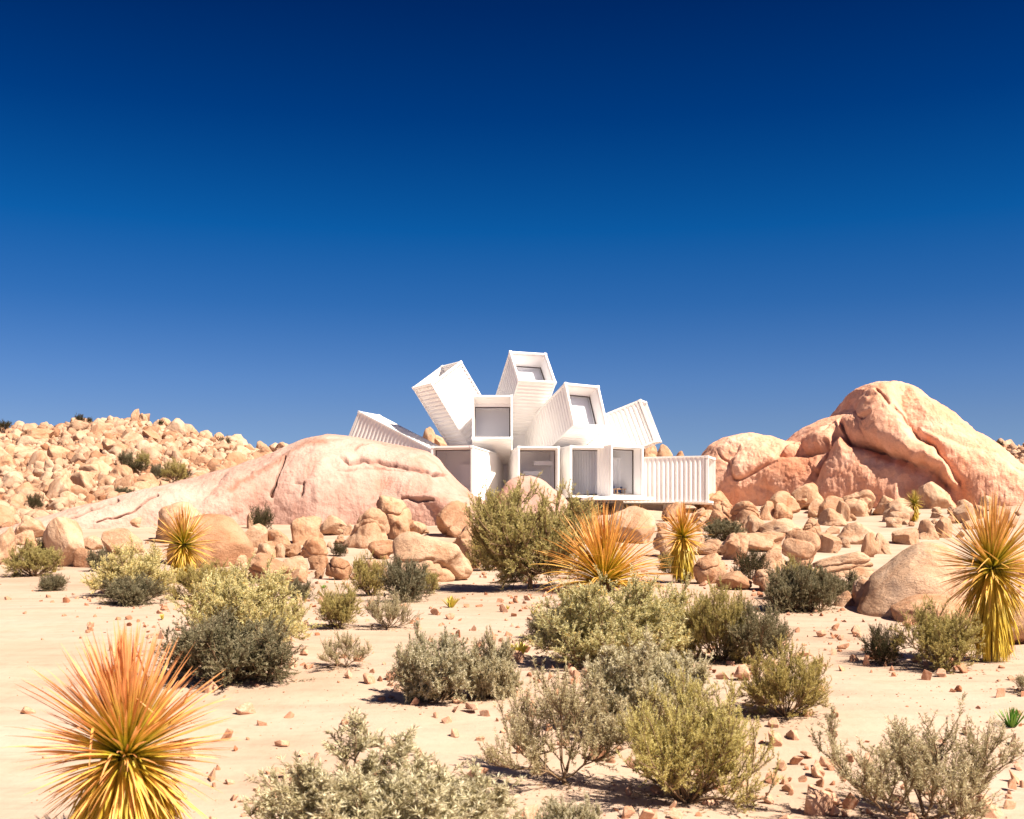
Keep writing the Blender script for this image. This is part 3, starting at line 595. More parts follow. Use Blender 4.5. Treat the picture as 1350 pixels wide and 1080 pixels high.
# furniture behind the rightmost ground window, and inner stair blocks behind the middle one
def armchair(x, y, z, rz, mat):
    a = empty('armchair', (x, y, z), rz); tag(a, 'small blue armchair just inside the narrow right-hand ground floor window', 'armchair')
    for nm, b in (('seat', (-.32, .32, -.3, .3, .22, .42)), ('backrest', (-.32, .32, .3, .42, .22, .88)), ('armrest', (-.42, -.33, -.3, .4, .0, .58)), ('armrest', (.33, .42, -.3, .4, .0, .58))):
        m = MB(); m.box(*b); m.build(nm, mat, a, .03)
M_BLUE = mat_plain('blue_fabric', (.10, .14, .30), .9, 20, .15); M_WOOD = mat_plain('pale_wood', (.50, .30, .16), .6, 6, .2)
armchair(6.35, 69.9, 4.16, R(40), M_BLUE)
tb = empty('side_table', (6.55, 69.3, 4.16), R(30)); tag(tb, 'low pale wooden table in front of the blue armchair behind the right-hand window', 'table')
m = MB(); m.box(-.35, .35, -.22, .22, .36, .41); m.build('tabletop', M_WOOD, tb)
for sx in (-.3, .26):
    for sy in (-.18, .14): m = MB(); m.box(sx, sx+.04, sy, sy+.04, 0, .358); m.build('leg', M_WOOD, tb)
for k, (x0, x1, z0, z1) in enumerate(((.6, 1.8, 5.35, 5.6), (1.3, 2.6, 5.95, 6.2), (.6, 1.4, 4.7, 4.85))):
    world_box('inner_stair', x0, x1, 68.4, 69.1, z0, z1, M_INT, R(6))
world_box('inner_doorway', -3.0, -2.3, 66.9, 66.98, 3.95, 5.9, M_WHITE, R(-11))
print('house done')
# ------------------------------------------------------------------ shrubs
def orient(dirs, rg_):
    d = dirs/np.linalg.norm(dirs, axis=1, keepdims=True); r = rg_.normal(size=d.shape); s = np.cross(d, r); s /= np.linalg.norm(s, axis=1, keepdims=True)+1e-9
    return d, s, np.cross(s, d)
def leaves_np(P, Dr, ln, wd, rg_, v, fold=.25):
    n = len(P); d, s, u = orient(Dr, rg_); ln = ln[:, None]; wd = wd[:, None]
    bend = rg_.uniform(-.15, .25, (n, 1))
    a = P; b = P+d*ln*.45+s*wd*.5+u*wd*fold; c = P+d*ln+u*ln*bend*.5; e = P+d*ln*.45-s*wd*.5+u*wd*fold
    V = np.stack([a, b, c, e], 1).reshape(-1, 3); i = np.arange(n)[:, None]*4
    Fq = np.concatenate([np.concatenate([i, i+1, i+2], 1), np.concatenate([i, i+2, i+3], 1)])
    return V, Fq, np.repeat(v, 4)
def tube_np(path, rad, ns=5):
    path = np.array(path); n = len(path); t = np.gradient(path, axis=0); t /= np.linalg.norm(t, axis=1, keepdims=True)+1e-9
    ref = np.array([.3, .9, .1]); s = np.cross(t, ref); s /= np.linalg.norm(s, axis=1, keepdims=True)+1e-9; u = np.cross(t, s)
    a = np.arange(ns)/ns*2*np.pi; V = path[:, None]+(np.cos(a)[None, :, None]*s[:, None]+np.sin(a)[None, :, None]*u[:, None])*np.array(rad)[:, None, None]
    F_ = []
    for i in range(n-1):
        for k in range(ns): F_.append((i*ns+k, i*ns+(k+1) % ns, (i+1)*ns+(k+1) % ns, (i+1)*ns+k))
    return V.reshape(-1, 3), np.array(F_)
SHR = {}; LIT = []
def shrub_arch(key, seed, mat, nprim=9, nsec=9, nter=7, nleaf=14, ll=.045, lw=.014, spread=1.1, up=.45, rough=.35, spray=.5, trunk=0.0, terlen=.17, seclen=.34, primlen=.72, dens=1.0, bark=None, sr=1.0):
    rg_ = np.random.default_rng(seed); stems = []; LP, LD, LV = [], [], []
    def branch(p0, d0, L, n, curl, upb):
        pts = [p0]; d = d0/np.linalg.norm(d0)
        for i in range(n):
            d = d+rg_.normal(size=3)*curl+np.array([0, 0, upb]); d /= np.linalg.norm(d); pts.append(pts[-1]+d*L/n)
        return np.array(pts)
    for i in range(nprim):
        az = i*2.39996+rg_.normal()*.25; r = spread*(.12+.88*np.sqrt((i+.5)/nprim))
        d0 = np.array([math.cos(az)*r, math.sin(az)*r, .75-.35*r])
        p = np.array([rg_.normal()*.02, rg_.normal()*.02, trunk])
        pr_ = branch(p, d0, primlen*rg_.uniform(.75, 1.15), 6, .14, up*.22); stems.append((pr_, np.linspace(.013, .005, len(pr_))*sr))
        for j in range(nsec):
            t = rg_.uniform(.28, 1.0); k = min(int(t*6), 5); p1 = pr_[k]+(pr_[k+1]-pr_[k])*(t*6-k); dd = pr_[k+1]-pr_[k]; dd /= np.linalg.norm(dd)
            d1 = dd*.7+rg_.normal(size=3)*.55+np.array([0, 0, up*.5]); se = branch(p1, d1, seclen*rg_.uniform(.6, 1.15)*(1.1-.3*t), 4, rough*.4, up*.18); stems.append((se, np.linspace(.006, .003, len(se))))
            for q in range(nter):
                t2 = rg_.uniform(.15, 1.0); k2 = min(int(t2*4), 3); p2 = se[k2]+(se[k2+1]-se[k2])*(t2*4-k2); d2 = (se[k2+1]-se[k2]); d2 /= np.linalg.norm(d2)
                d2 = d2*.8+rg_.normal(size=3)*spray+np.array([0, 0, up*.6]); te = branch(p2, d2, terlen*rg_.uniform(.6, 1.2), 3, .15, up*.15)
                if q % 2 == 0: stems.append((te, np.linspace(.003, .0015, len(te))))
                n = int(nleaf*dens); tt = rg_.random(n)**.8*3; kk = np.minimum(tt.astype(int), 2); pp = te[kk]+(te[kk+1]-te[kk])*(tt-kk)[:, None]
                dv = te[kk+1]-te[kk]; dv = dv/np.linalg.norm(dv, axis=1, keepdims=True)
                LP.append(pp); LD.append(dv*.9+rg_.normal(size=(n, 3))*.6); LV.append(np.clip(.12+.22*tt+rg_.normal(size=n)*.16+rg_.normal()*.08, 0, 1))
    LP, LD, LV = np.concatenate(LP), np.concatenate(LD), np.concatenate(LV); m_ = LP[:, 2] > .0; LP, LD, LV = LP[m_], LD[m_], LV[m_]
    V, Fq, v = leaves_np(LP, LD, ll*rg_.uniform(.6, 1.3, len(LP)), lw*rg_.uniform(.7, 1.3, len(LP)), rg_, LV)
    ctr = np.array([LP[:, 0].mean(), LP[:, 1].mean(), 0]); ex = np.percentile(np.abs(LP[:, :2]-ctr[:2]), 98.8); ez = np.percentile(LP[:, 2], 99.6)
    SV, SF, off = [], [], 0
    if trunk: stems.append((np.array([[0, 0, -.05], [.01, 0, trunk*.5], [0, 0, trunk+.02]]), np.array([.03, .025, .018])))
    for pth, rad in stems: a, b = tube_np(pth, rad, 4); SV.append(a); SF.append(b+off); off += len(a)
    SV, SF = np.concatenate(SV), np.concatenate(SF)
    def nz(A): A = A-np.array([ctr[0]*0, 0, 0]); return A/np.array([ex, ex, ez])*np.array([.5, .5, 1])
    SHR[key] = (mesh_np('foliage', nz(V), Fq, [mat], False, dict(v=v)), mesh_np('stems', nz(SV), SF, [bark or M_BARK], True), len(LP))
ML = dict(
 silver=mat_leaf('silver_green_leaves', [(0, (.24, .20, .09)), (.45, (.56, .50, .31)), (1, (.84, .78, .60))]),
 sage=mat_leaf('sage_leaves', [(0, (.26, .21, .10)), (.5, (.54, .47, .28)), (1, (.80, .72, .52))]),
 olive=mat_leaf('olive_leaves', [(0, (.20, .16, .035)), (.5, (.47, .40, .14)), (1, (.70, .60, .27))]),
 pale=mat_leaf('pale_yellow_green_leaves', [(0, (.32, .28, .08)), (.4, (.64, .58, .28)), (.8, (.84, .78, .47)), (1, (.82, .60, .20))]),
 yellow=mat_leaf('yellow_olive_leaves', [(0, (.36, .29, .06)), (.5, (.70, .60, .22)), (1, (.88, .78, .38))]),
 dark=mat_leaf('dark_green_leaves', [(0, (.08, .072, .03)), (.5, (.20, .18, .10)), (1, (.44, .40, .27))]),
 black=mat_leaf('blackish_green_leaves', [(0, (.03, .032, .014)), (.6, (.06, .06, .025)), (1, (.14, .12, .05))]),
 lime=mat_leaf('lime_leaves', [(0, (.20, .22, .02)), (.5, (.42, .38, .05)), (1, (.60, .52, .12))]),
 green=mat_leaf('fresh_green_leaves', [(0, (.05, .14, .01)), (.5, (.10, .26, .03)), (1, (.25, .42, .08))]))
shrub_arch('silverA', 1, ML['silver'], 34, 15, 9, 34, .040, .0085, 1.35, .30, terlen=.12)
shrub_arch('silverB', 2, ML['silver'], 24, 13, 9, 32, .040, .0095, 1.3, .35, terlen=.13)
shrub_arch('sageA', 3, ML['sage'], 12, 9, 8, 34, .030, .0065, 1.35, .65, spray=.26, terlen=.19, seclen=.36, sr=.65)
shrub_arch('sageB', 4, ML['sage'], 10, 9, 8, 34, .030, .0065, 1.25, .7, spray=.26, terlen=.19, seclen=.36, trunk=.06, sr=.65)
shrub_arch('paleA', 5, ML['pale'], 26, 14, 8, 36, .032, .0075, 1.3, .5, spray=.42, terlen=.14)
shrub_arch('paleB', 6, ML['pale'], 24, 13, 8, 34, .032, .008, 1.3, .45, spray=.42, terlen=.14)
shrub_arch('yellowA', 7, ML['yellow'], 24, 13, 8, 42, .024, .0055, 1.1, .5, spray=.4, terlen=.15)
shrub_arch('oliveA', 8, ML['olive'], 22, 12, 8, 32, .030, .007, 1.1, .5, spray=.35, terlen=.15)
shrub_arch('oliveB', 9, ML['olive'], 24, 12, 8, 32, .030, .007, 1.3, .5, spray=.4, terlen=.15)
shrub_arch('big', 10, ML['olive'], 32, 15, 9, 34, .024, .0055, 1.4, .5, spray=.3, terlen=.13, seclen=.3, trunk=.14)
shrub_arch('darkA', 11, ML['dark'], 24, 13, 8, 32, .034, .009, 1.25, .35)
shrub_arch('darkB', 12, ML['dark'], 20, 12, 8, 30, .034, .009, 1.2, .4)
shrub_arch('blackA', 13, ML['black'], 16, 10, 8, 28, .030, .008, 1.2, .45)
print('shrub leaves', {k: v[2] for k, v in SHR.items()})
def shrub(key, x0, y0, x1, y1, label, ar=1.0, rz=None, group=None, name='shrub', d=None):
    cx = (x0+x1)/2; P = ground(cx, y1) if d is None else np.array([(cx-CXP)/F*d, d, Hs((cx-CXP)/F*d, d)])
    s = P[1]/F; w = (x1-x0)*s; h = (y1-y0)*s
    k_ = P[1]/(P[1]+w*.3); w *= (k_+1)/2*.95; h *= k_*.98
    LIT.append((P[0], P[1], w))
    e = empty(name, (P[0], P[1], P[2]-.02*h), rnd.uniform(0, 6.28) if rz is None else rz); tag(e, label, 'shrub', group)
    fo, st, n = SHR[key]
    link('foliage', fo, e, scale=(w, w*ar, h)); link('stems', st, e, scale=(w, w*ar, h)); return e
SH = [
 ('oliveA', 12, 712, 80, 760, 'rounded olive shrub at the far left edge of the sand flat'), ('blackA', 45, 706, 76, 745, 'small dark shrub peeping over the leftmost olive shrub'),
 ('darkA', 52, 757, 88, 779, 'tiny dark gray shrub alone on the sand, far left'), ('darkB', 17, 753, 28, 761, 'tiniest dark tuft below the leftmost olive shrub'),
 ('darkB', 113, 722, 146, 753, 'dark shrub behind the left side of the pale shrub, left of the yucca'), ('paleB', 122, 715, 230, 785, 'wide pale green shrub left of the left yucca tree'),
 ('darkA', 136, 758, 214, 797, 'low dark gray shrub in front of the wide pale green one'), ('oliveB', 226, 742, 300, 790, 'olive shrub at the foot of the left yucca tree'), ('oliveA', 262, 738, 330, 785, 'olive shrub right of the left yucca, behind the big pale one'),
 ('paleA', 232, 744, 398, 856, 'large pale yellow-green shrub behind the dark one, left of centre'), ('darkA', 224, 806, 387, 897, 'large dark gray-green shrub just behind the foreground yucca leaves'),
 ('blackA', 330, 664, 364, 704, 'olive-black shrub on the sand slope below the pink dome'), ('blackA', 357, 661, 382, 684, 'small black-green shrub on the slope, right of its taller neighbour'),
 ('darkB', 372, 762, 413, 792, 'dark shrub at the right side of the large pale yellow-green one'), ('blackA', 436, 714, 459, 733, 'little dark shrub on the sand below the knobbly boulders'),
 ('oliveA', 462, 728, 514, 785, 'upright olive shrub left of the dark gray one by the folded boulder'), ('darkA', 503, 734, 564, 794, 'dark blue-gray shrub in front of the folded boulder'), ('oliveA', 548, 748, 578, 783, 'small olive shrub at the right of the dark blue-gray one'),
 ('oliveA', 413, 768, 476, 828, 'loose olive shrub in front of the cleft boulder'), ('sageA', 472, 778, 550, 828, 'thin gray twiggy shrub in front of the dark blue-gray one'),
 ('sageB', 418, 830, 494, 880, 'small sparse gray shrub alone on the sand, centre left'), ('silverB', 514, 832, 640, 925, 'dense silver-green shrub in the middle of the sand'), ('silverA', 612, 834, 682, 920, 'smaller silver-green shrub joined to the right of the dense middle one'),
 ('blackA', 655, 742, 702, 768, 'small dark shrub in the shade under the large olive shrub'), ('darkA', 700, 798, 762, 842, 'dark shrub at the left of the largest pale shrub'),
 ('paleA', 712, 758, 900, 878, 'largest pale gray-green shrub in front of the orange yucca'), ('paleB', 800, 765, 940, 868, 'pale shrub forming the right shoulder of the largest pale one'),
 ('oliveB', 902, 768, 998, 872, 'olive shrub right of the pale ones in front of the shaggy yucca'), ('darkB', 948, 794, 1048, 874, 'dark gray shrub left of the round olive one'),
 ('oliveA', 985, 845, 1087, 945, 'round olive shrub with bare stems at its base, right of centre'), ('silverB', 760, 842, 946, 960, 'silvery gray shrub behind the yellow-olive one'),
 ('sageB', 640, 868, 845, 1035, 'tall open sage shrub with dark branching base, centre foreground'), ('yellowA', 812, 890, 1002, 1058, 'feathery yellow-olive shrub in the centre right foreground'),
 ('sageA', 1080, 922, 1350, 1085, 'large sparse gray-green shrub in the bottom right corner'), ('silverA', 316, 962, 680, 1150, 'big silver leafy shrub cut by the bottom edge, centre left'),
 ('silverB', 696, 1052, 800, 1125, 'tips of a small gray shrub poking up at the bottom edge'), ('blackA', 1138, 820, 1194, 874, 'small blackish shrub on the sand left of the right-hand yucca'),
 ('oliveA', 1192, 790, 1302, 882, 'gray-olive shrub touching the trunk of the right-hand yucca'), ('darkA', 1008, 742, 1084, 806, 'dark shrub, left of the dense clump below the right-hand boulders'), ('darkB', 1050, 748, 1114, 806, 'dark shrub, right of the dense clump below the right-hand boulders'),
 ('oliveA', 1020, 733, 1080, 790, 'olive shrub rising behind the dark clump'), ('darkB', 1078, 752, 1142, 790, 'gray-green shrub at the right end of the dark clump'), ('blackA', 968, 722, 1014, 764, 'dark olive bush among the boulders right of the shaggy yucca'),
 ('darkA', 928, 683, 980, 713, 'gray-green shrub among boulders below the right end of the house'), ('sageA', 1334, 885, 1380, 915, 'twiggy shrub cut by the right edge'),
 ('oliveA', 868, 726, 898, 757, 'dark olive shrub behind the shaggy yucca trunk'), ('oliveB', 610, 700, 680, 752, 'low olive shrub under the left side of the large olive one'),
]
for k, x0, y0, x1, y1, lb in SH: shrub(k, x0, y0, x1, y1, lb)
shrub('big', 594, 630, 806, 777, 'large olive tree-like shrub with a short trunk in front of the house', name='large_shrub', ar=.6)
for i, (px, pyb, w, h, lb) in enumerate(((7, 566, 22, 12, 'dark shrub on the skyline at the left edge'), (105, 556, 13, 13, 'dark shrub on the skyline left of the summit boulders, the bigger of two'), (118, 556, 8, 8, 'dark shrub on the skyline left of the summit boulders, the smaller of two'), (46, 600, 12, 14, 'dark shrub high on the left of the rubble hill'),
        (167, 624, 14, 14, 'leftmost shrub of the row low on the rubble hill'), (188, 626, 12, 16, 'upright shrub second in the row low on the rubble hill'), (178, 632, 22, 10, 'low green shrub between two others on the rubble hill'), (207, 642, 13, 14, 'third shrub of the row low on the rubble hill'), (231, 644, 20, 20, 'greenest and largest shrub on the rubble hill'), (243, 640, 14, 8, 'low dark shrub beside the largest one on the rubble hill'),
        (297, 592, 18, 17, 'dark shrub right on the falling ridge of the rubble hill'), (251, 604, 10, 14, 'small shrub high on the right of the rubble hill'), (44, 684, 16, 14, 'shrub at the foot of the rubble hill above the slab'), (162, 664, 16, 7, 'low shrub above the pale dome tail'),
        (1275, 586, 10, 13, 'spiky shrub on the skyline right of the massif, leftmost'), (1301, 588, 16, 8, 'low dark shrub on the skyline right of the massif'), (1318, 580, 10, 8, 'dark tuft on the skyline near the right edge'), (1312, 618, 14, 9, 'dark shrub on the far right slope'), (920, 606, 26, 13, 'black shrub between the low container and the rosy massif'), (212, 560, 8, 8, 'tiny shrub behind the skyline boulders'))):
    d = 97 if pyb < 610 else None; kk = 1.0 if pyb < 610 else 1.5; w *= kk; h *= kk
    if px == 920: d = 92
    e = shrub(('blackA', 'darkB', 'oliveA')[0 if pyb < 610 else i % 3], px-w/2, pyb-h, px+w/2, pyb, lb, name='distant_shrub', d=d)
    if d: e.location.z = min(CZ+(HOR-pyb)/F*d, Hs(e.location.x, d)+.55)
    else: e.location.z += .45
LP, LD = [], []
rg2 = np.random.default_rng(77)
for (x, y, w) in LIT:
    if y > 45: continue
    n = int(140+120*w); r = w*.62*np.sqrt(rg2.random(n))*(.4+.8*rg2.random(n)); a = rg2.uniform(0, 6.283, n); xx = x-w*.1+np.cos(a)*r; yy = y+np.sin(a)*r
    LP.append(np.stack([xx, yy, H(xx, yy)+.006], -1)); d_ = rg2.normal(size=(n, 3)); d_[:, 2] *= .12; LD.append(d_)
LP, LD = np.concatenate(LP), np.concatenate(LD)
V, Fq, v = leaves_np(LP, LD, rg2.uniform(.02, .075, len(LP)), rg2.uniform(.004, .013, len(LP)), rg2, rg2.random(len(LP)))
M_LIT = mat_leaf('dry_litter', [(0, (.12, .07, .035)), (.5, (.25, .16, .08)), (1, (.44, .33, .19))], .05)
tag(link('leaf_litter', mesh_np('leaf_litter', V, Fq, [M_LIT], False, dict(v=v))), 'fallen leaves and twigs lying on the sand under the shrubs', 'leaf litter', kind='stuff')
# ------------------------------------------------------------------ yuccas
def blade_mesh(specs, rg_, droop_seg=9):
    VV, FF, T, VR, off = [], [], [], [], 0
    for (p0, d0, L, w, droop, v) in specs:
        d = np.array(d0, float); d /= np.linalg.norm(d); side = np.cross(d, (0, 0, 1.0)); ns = np.linalg.norm(side); side = side/ns if ns > .05 else np.array([1., 0, 0])
        side = side+rg_.normal(size=3)*.35; side -= d*(side@d); side /= np.linalg.norm(side); p = np.array(p0, float); n = droop_seg
        kink = int(rg_.integers(3, n)) if rg_.random() < .07 else -1; tw = rg_.normal()*.05; pts, sd_, ds = [p.copy()], [side.copy()], [d.copy()]
        for i in range(n):
            d = d+np.array([0, 0, -droop*((i+1)/n)])/n*2+rg_.normal(size=3)*.018; d /= np.linalg.norm(d); p = p+d*L/n
            if i == kink: d = d+rg_.normal(size=3)*.55+np.array([0, 0, -.5]); d /= np.linalg.norm(d)
            side = side+np.cross(d, side)*tw; side -= d*(side@d); side /= np.linalg.norm(side); pts.append(p.copy()); sd_.append(side.copy()); ds.append(d.copy())
        t = np.linspace(0, 1, n+1); ww = w*np.minimum(1, (.55+t*2.2))*(1-t**2.2)**.8+.0006
        pts, sd_, ds = np.array(pts), np.array(sd_), np.array(ds); up = np.cross(sd_, ds)
        A = pts+sd_*ww[:, None]/2+up*ww[:, None]*.22; C_ = pts-sd_*ww[:, None]/2+up*ww[:, None]*.22
        V = np.stack([A, pts, C_], 1).reshape(-1, 3); i = np.arange(n)*3
        FF.append(np.concatenate([np.stack([i, i+1, i+4, i+3], -1), np.stack([i+1, i+2, i+5, i+4], -1)])+off); VV.append(V); off += len(V); T.append(np.repeat(t, 3)); VR.append(np.full(len(V), v))
    return np.concatenate(VV), np.concatenate(FF), np.concatenate(T), np.concatenate(VR)
def mat_blade(name, base, mid, tip, dry):
    m, N, L, P = newmat(name)
    a = N.new('ShaderNodeAttribute'); a.attribute_name = 't'; b = N.new('ShaderNodeAttribute'); b.attribute_name = 'v'
    r = ramp(N, [(0, base), (.32, mid), (.75, tip), (1, tuple(min(1, c*1.15) for c in tip))]); L.new(a.outputs['Fac'], r.inputs[0])
    c = mixc(N, L, r.outputs[0], dry, b.outputs['Fac'])
    g = N.new('ShaderNodeTexCoord').outputs['Object']; n = noise(N, L, g, 9, 4, .6); rr = ramp(N, [(.3, (.75, .75, .75)), (.7, (1.15, 1.15, 1.15))]); L.new(n.outputs[0], rr.inputs[0])
    c = mixc(N, L, c, rr.outputs[0], 1.0, 'MULTIPLY')
    L.new(c, P.inputs['Base Color']); P.inputs['Roughness'].default_value = .42; P.inputs['Specular IOR Level'].default_value = .4
    t = N.new('ShaderNodeBsdfTranslucent'); L.new(c, t.inputs[0]); mx = N.new('ShaderNodeMixShader'); mx.inputs[0].default_value = .22
    L.new(P.outputs[0], mx.inputs[1]); L.new(t.outputs[0], mx.inputs[2]); L.new(mx.outputs[0], N['Material Output'].inputs[0]); return m
M_BL_OR = mat_blade('orange_yucca_blade', (.17, .22, .015), (.54, .42, .04), (.84, .40, .16), (.90, .66, .10))
M_BL_CE = mat_blade('rust_yucca_blade', (.15, .18, .012), (.54, .38, .03), (.80, .40, .11), (.80, .56, .12))
M_BL_GO = mat_blade('golden_yucca_blade', (.16, .18, .012), (.46, .35, .03), (.76, .41, .13), (.76, .54, .07))
M_BL_GR = mat_blade('olive_yucca_blade', (.16, .16, .02), (.33, .28, .035), (.50, .38, .10), (.48, .36, .06))
M_SKIRT = mat_blade('yellow_dry_leaves', (.72, .56, .07), (.78, .58, .08), (.64, .46, .06), (.40, .30, .03))
M_TRUNK = mat_plain('yucca_trunk', (.16, .11, .06), .95, 20, .4)
def yucca(px, crown_y, Rpx, base_py, d, mat, seed, label, n=330, lo=-35, skirt=True, skirt_len=1.0, w=.022, name='yucca', top=None, droop=.35, gx=1.0, skirt_w=.16, fp=1.0):
    rg_ = np.random.default_rng(seed); x = (px-CXP)/F*d; gz = Hs(x, d); cz = CZ-(crown_y-HOR)/F*d; Rm = Rpx/F*d; hgt = max(cz-gz, .02)
    e = empty(name, (x, d, gz)); tag(e, label, 'yucca'); S = []
    for i in range(n):
        f = (i+.5)/n; el = R(88-(88-lo)*f**fp+rg_.normal()*5); az = i*2.39996+rg_.normal()*.15
        dv = np.array([math.cos(az)*math.cos(el)*gx, math.sin(az)*math.cos(el), math.sin(el)])
        L_ = Rm*rg_.uniform(.66, 1.12)*(1.0+.14*max(0, math.sin(el)) if el > 0 else .92); dr = droop*(.25+1.0*f)*rg_.uniform(.5, 1.4)
        S.append((np.array([0, 0, hgt])+dv*Rm*.035-np.array([0, 0, f*Rm*.12]), dv, L_, w*rg_.uniform(.75, 1.2), dr, np.clip((f-.62)*2.0+rg_.normal()*.12, 0, 1)))
    V, Fq, t, v = blade_mesh(S, rg_); link('leaf_rosette', mesh_np('leaf_rosette', V, Fq, [mat], True, dict(t=t, v=v)), e)
    if skirt:
        S = []; th = hgt*skirt_len; m = int(n*1.1)
        for i in range(m):
            f = rg_.random(); az = rg_.uniform(0, 6.283); r0 = Rm*skirt_w*(.55+.25*f); z0 = hgt-f*th*.72
            dv = np.array([math.cos(az)*(.55*(1-f)+.12), math.sin(az)*(.55*(1-f)+.12), -1.0])
            S.append((np.array([math.cos(az)*r0*.6, math.sin(az)*r0*.6, z0]), dv, min(Rm*rg_.uniform(.6, .95), (z0)*.99+.01), w*rg_.uniform(.8, 1.25), .4, np.clip(rg_.normal()*.35+.25, 0, 1)))
        V, Fq, t, v = blade_mesh(S, rg_, 6); V[:, 2] = np.maximum(V[:, 2], -.01); link('leaf_skirt', mesh_np('leaf_skirt', V, Fq, [M_SKIRT], True, dict(t=t, v=v)), e)
    V, Fq = tube_np([(0, 0, -.1), (0, 0, hgt*.5), (0, 0, hgt*.98)], [Rm*.13, Rm*.10, Rm*.07], 12); link('trunk', mesh_np('trunk', V, Fq, [M_TRUNK]), e)
    return e
yucca(166, 990, 138, 1130, 7.0, M_BL_OR, 1, 'large orange and gold yucca in the bottom left foreground', n=820, lo=-60, w=.021, droop=.26, skirt_w=.5, fp=1.25)
P = ground(242, 768); yucca(242, 716, 46, 768, P[1], M_BL_GO, 2, 'olive-gold yucca tree among boulders on the left', n=330, lo=-60, w=.034, droop=.15)
P = ground(797, 782); yucca(797, 762, 90, 782, P[1], M_BL_CE, 3, 'wide rust-orange trunkless yucca in the centre before the house', n=460, lo=0, skirt=False, w=.038, droop=.55, fp=.85)
P = ground(900, 768); yucca(900, 706, 38, 768, P[1], M_BL_CE, 4, 'shaggy narrow-trunked yucca right of the rust-orange one', n=260, lo=-45, w=.034, skirt_w=.42, droop=.25)
P = ground(1305, 872); yucca(1308, 745, 82, 872, P[1], M_BL_GO, 5, 'tall golden yucca tree with a long yellow leaf skirt at the right', n=430, lo=-50, w=.026, skirt_w=.32, droop=.22)
P = ground(1205, 688); yucca(1205, 663, 15, 688, P[1], M_BL_GR, 6, 'small distant yucca in front of the rosy massif', n=140, lo=-30, w=.04, skirt_w=.4)
P = ground(838, 694); yucca(838, 690, 24, 694, P[1], M_BL_GO, 7, 'low grassy yucca in the shade beneath the white deck', n=120, lo=5, skirt=False, w=.04)
# succulents and small green plants
def tuft(px, py_, wpx, hpx, mat, label, seed, n=26, w=.03):
    rg_ = np.random.default_rng(seed); P = ground(px, py_); s = P[1]/F; e = empty('succulent', P); tag(e, label, 'plant'); S = []
    for i in range(n):
        az = rg_.uniform(0, 6.283); r = rg_.random()**.6; dv = np.array([math.cos(az)*r*wpx*.5, math.sin(az)*r*wpx*.5, hpx*(1.05-.3*r)])*s
        S.append((np.array([dv[0]*.3, dv[1]*.3, 0]), dv, np.linalg.norm(dv), w, .1, rg_.random()*.5))
    V, Fq, t, v = blade_mesh(S, rg_, 5); link('leaves', mesh_np('leaves', V, Fq, [mat], True, dict(t=t, v=v)), e)
M_SUC = mat_blade('yellow_succulent', (.30, .34, .03), (.56, .50, .06), (.70, .62, .14), (.60, .42, .05)); M_GRN = mat_blade('fresh_green_blade', (.04, .12, .01), (.08, .26, .02), (.14, .38, .04), (.18, .30, .03))
tuft(595, 801, 22, 16, M_SUC, 'yellow succulent tuft on the sand below the large olive shrub', 1, w=.05); tuft(687, 865, 28, 20, M_SUC, 'brightest yellow succulent beside the silver-green shrub', 2, w=.045)
tuft(669, 804, 9, 6, M_SUC, 'tiny yellow succulent right of the first tuft', 3, 12, .03); tuft(704, 812, 9, 9, M_SUC, 'small yellow succulent by the dark shrub left of the largest pale one', 4, 12, .03); tuft(72, 755, 9, 6, M_SUC, 'tiny yellow plant right of the leftmost olive shrub', 5, 14, .05)
tuft(1334, 960, 36, 28, M_GRN, 'bright green leafy plant at the right edge', 6, 46, .016); tuft(427, 776, 8, 5, M_GRN, 'tiny green plant below the cleft boulder', 7, 14, .04)
tuft(214, 817, 9, 8, M_SUC, 'small yellow plant left of the large dark shrub', 8, 12, .03)
bpy.context.view_layer.update()
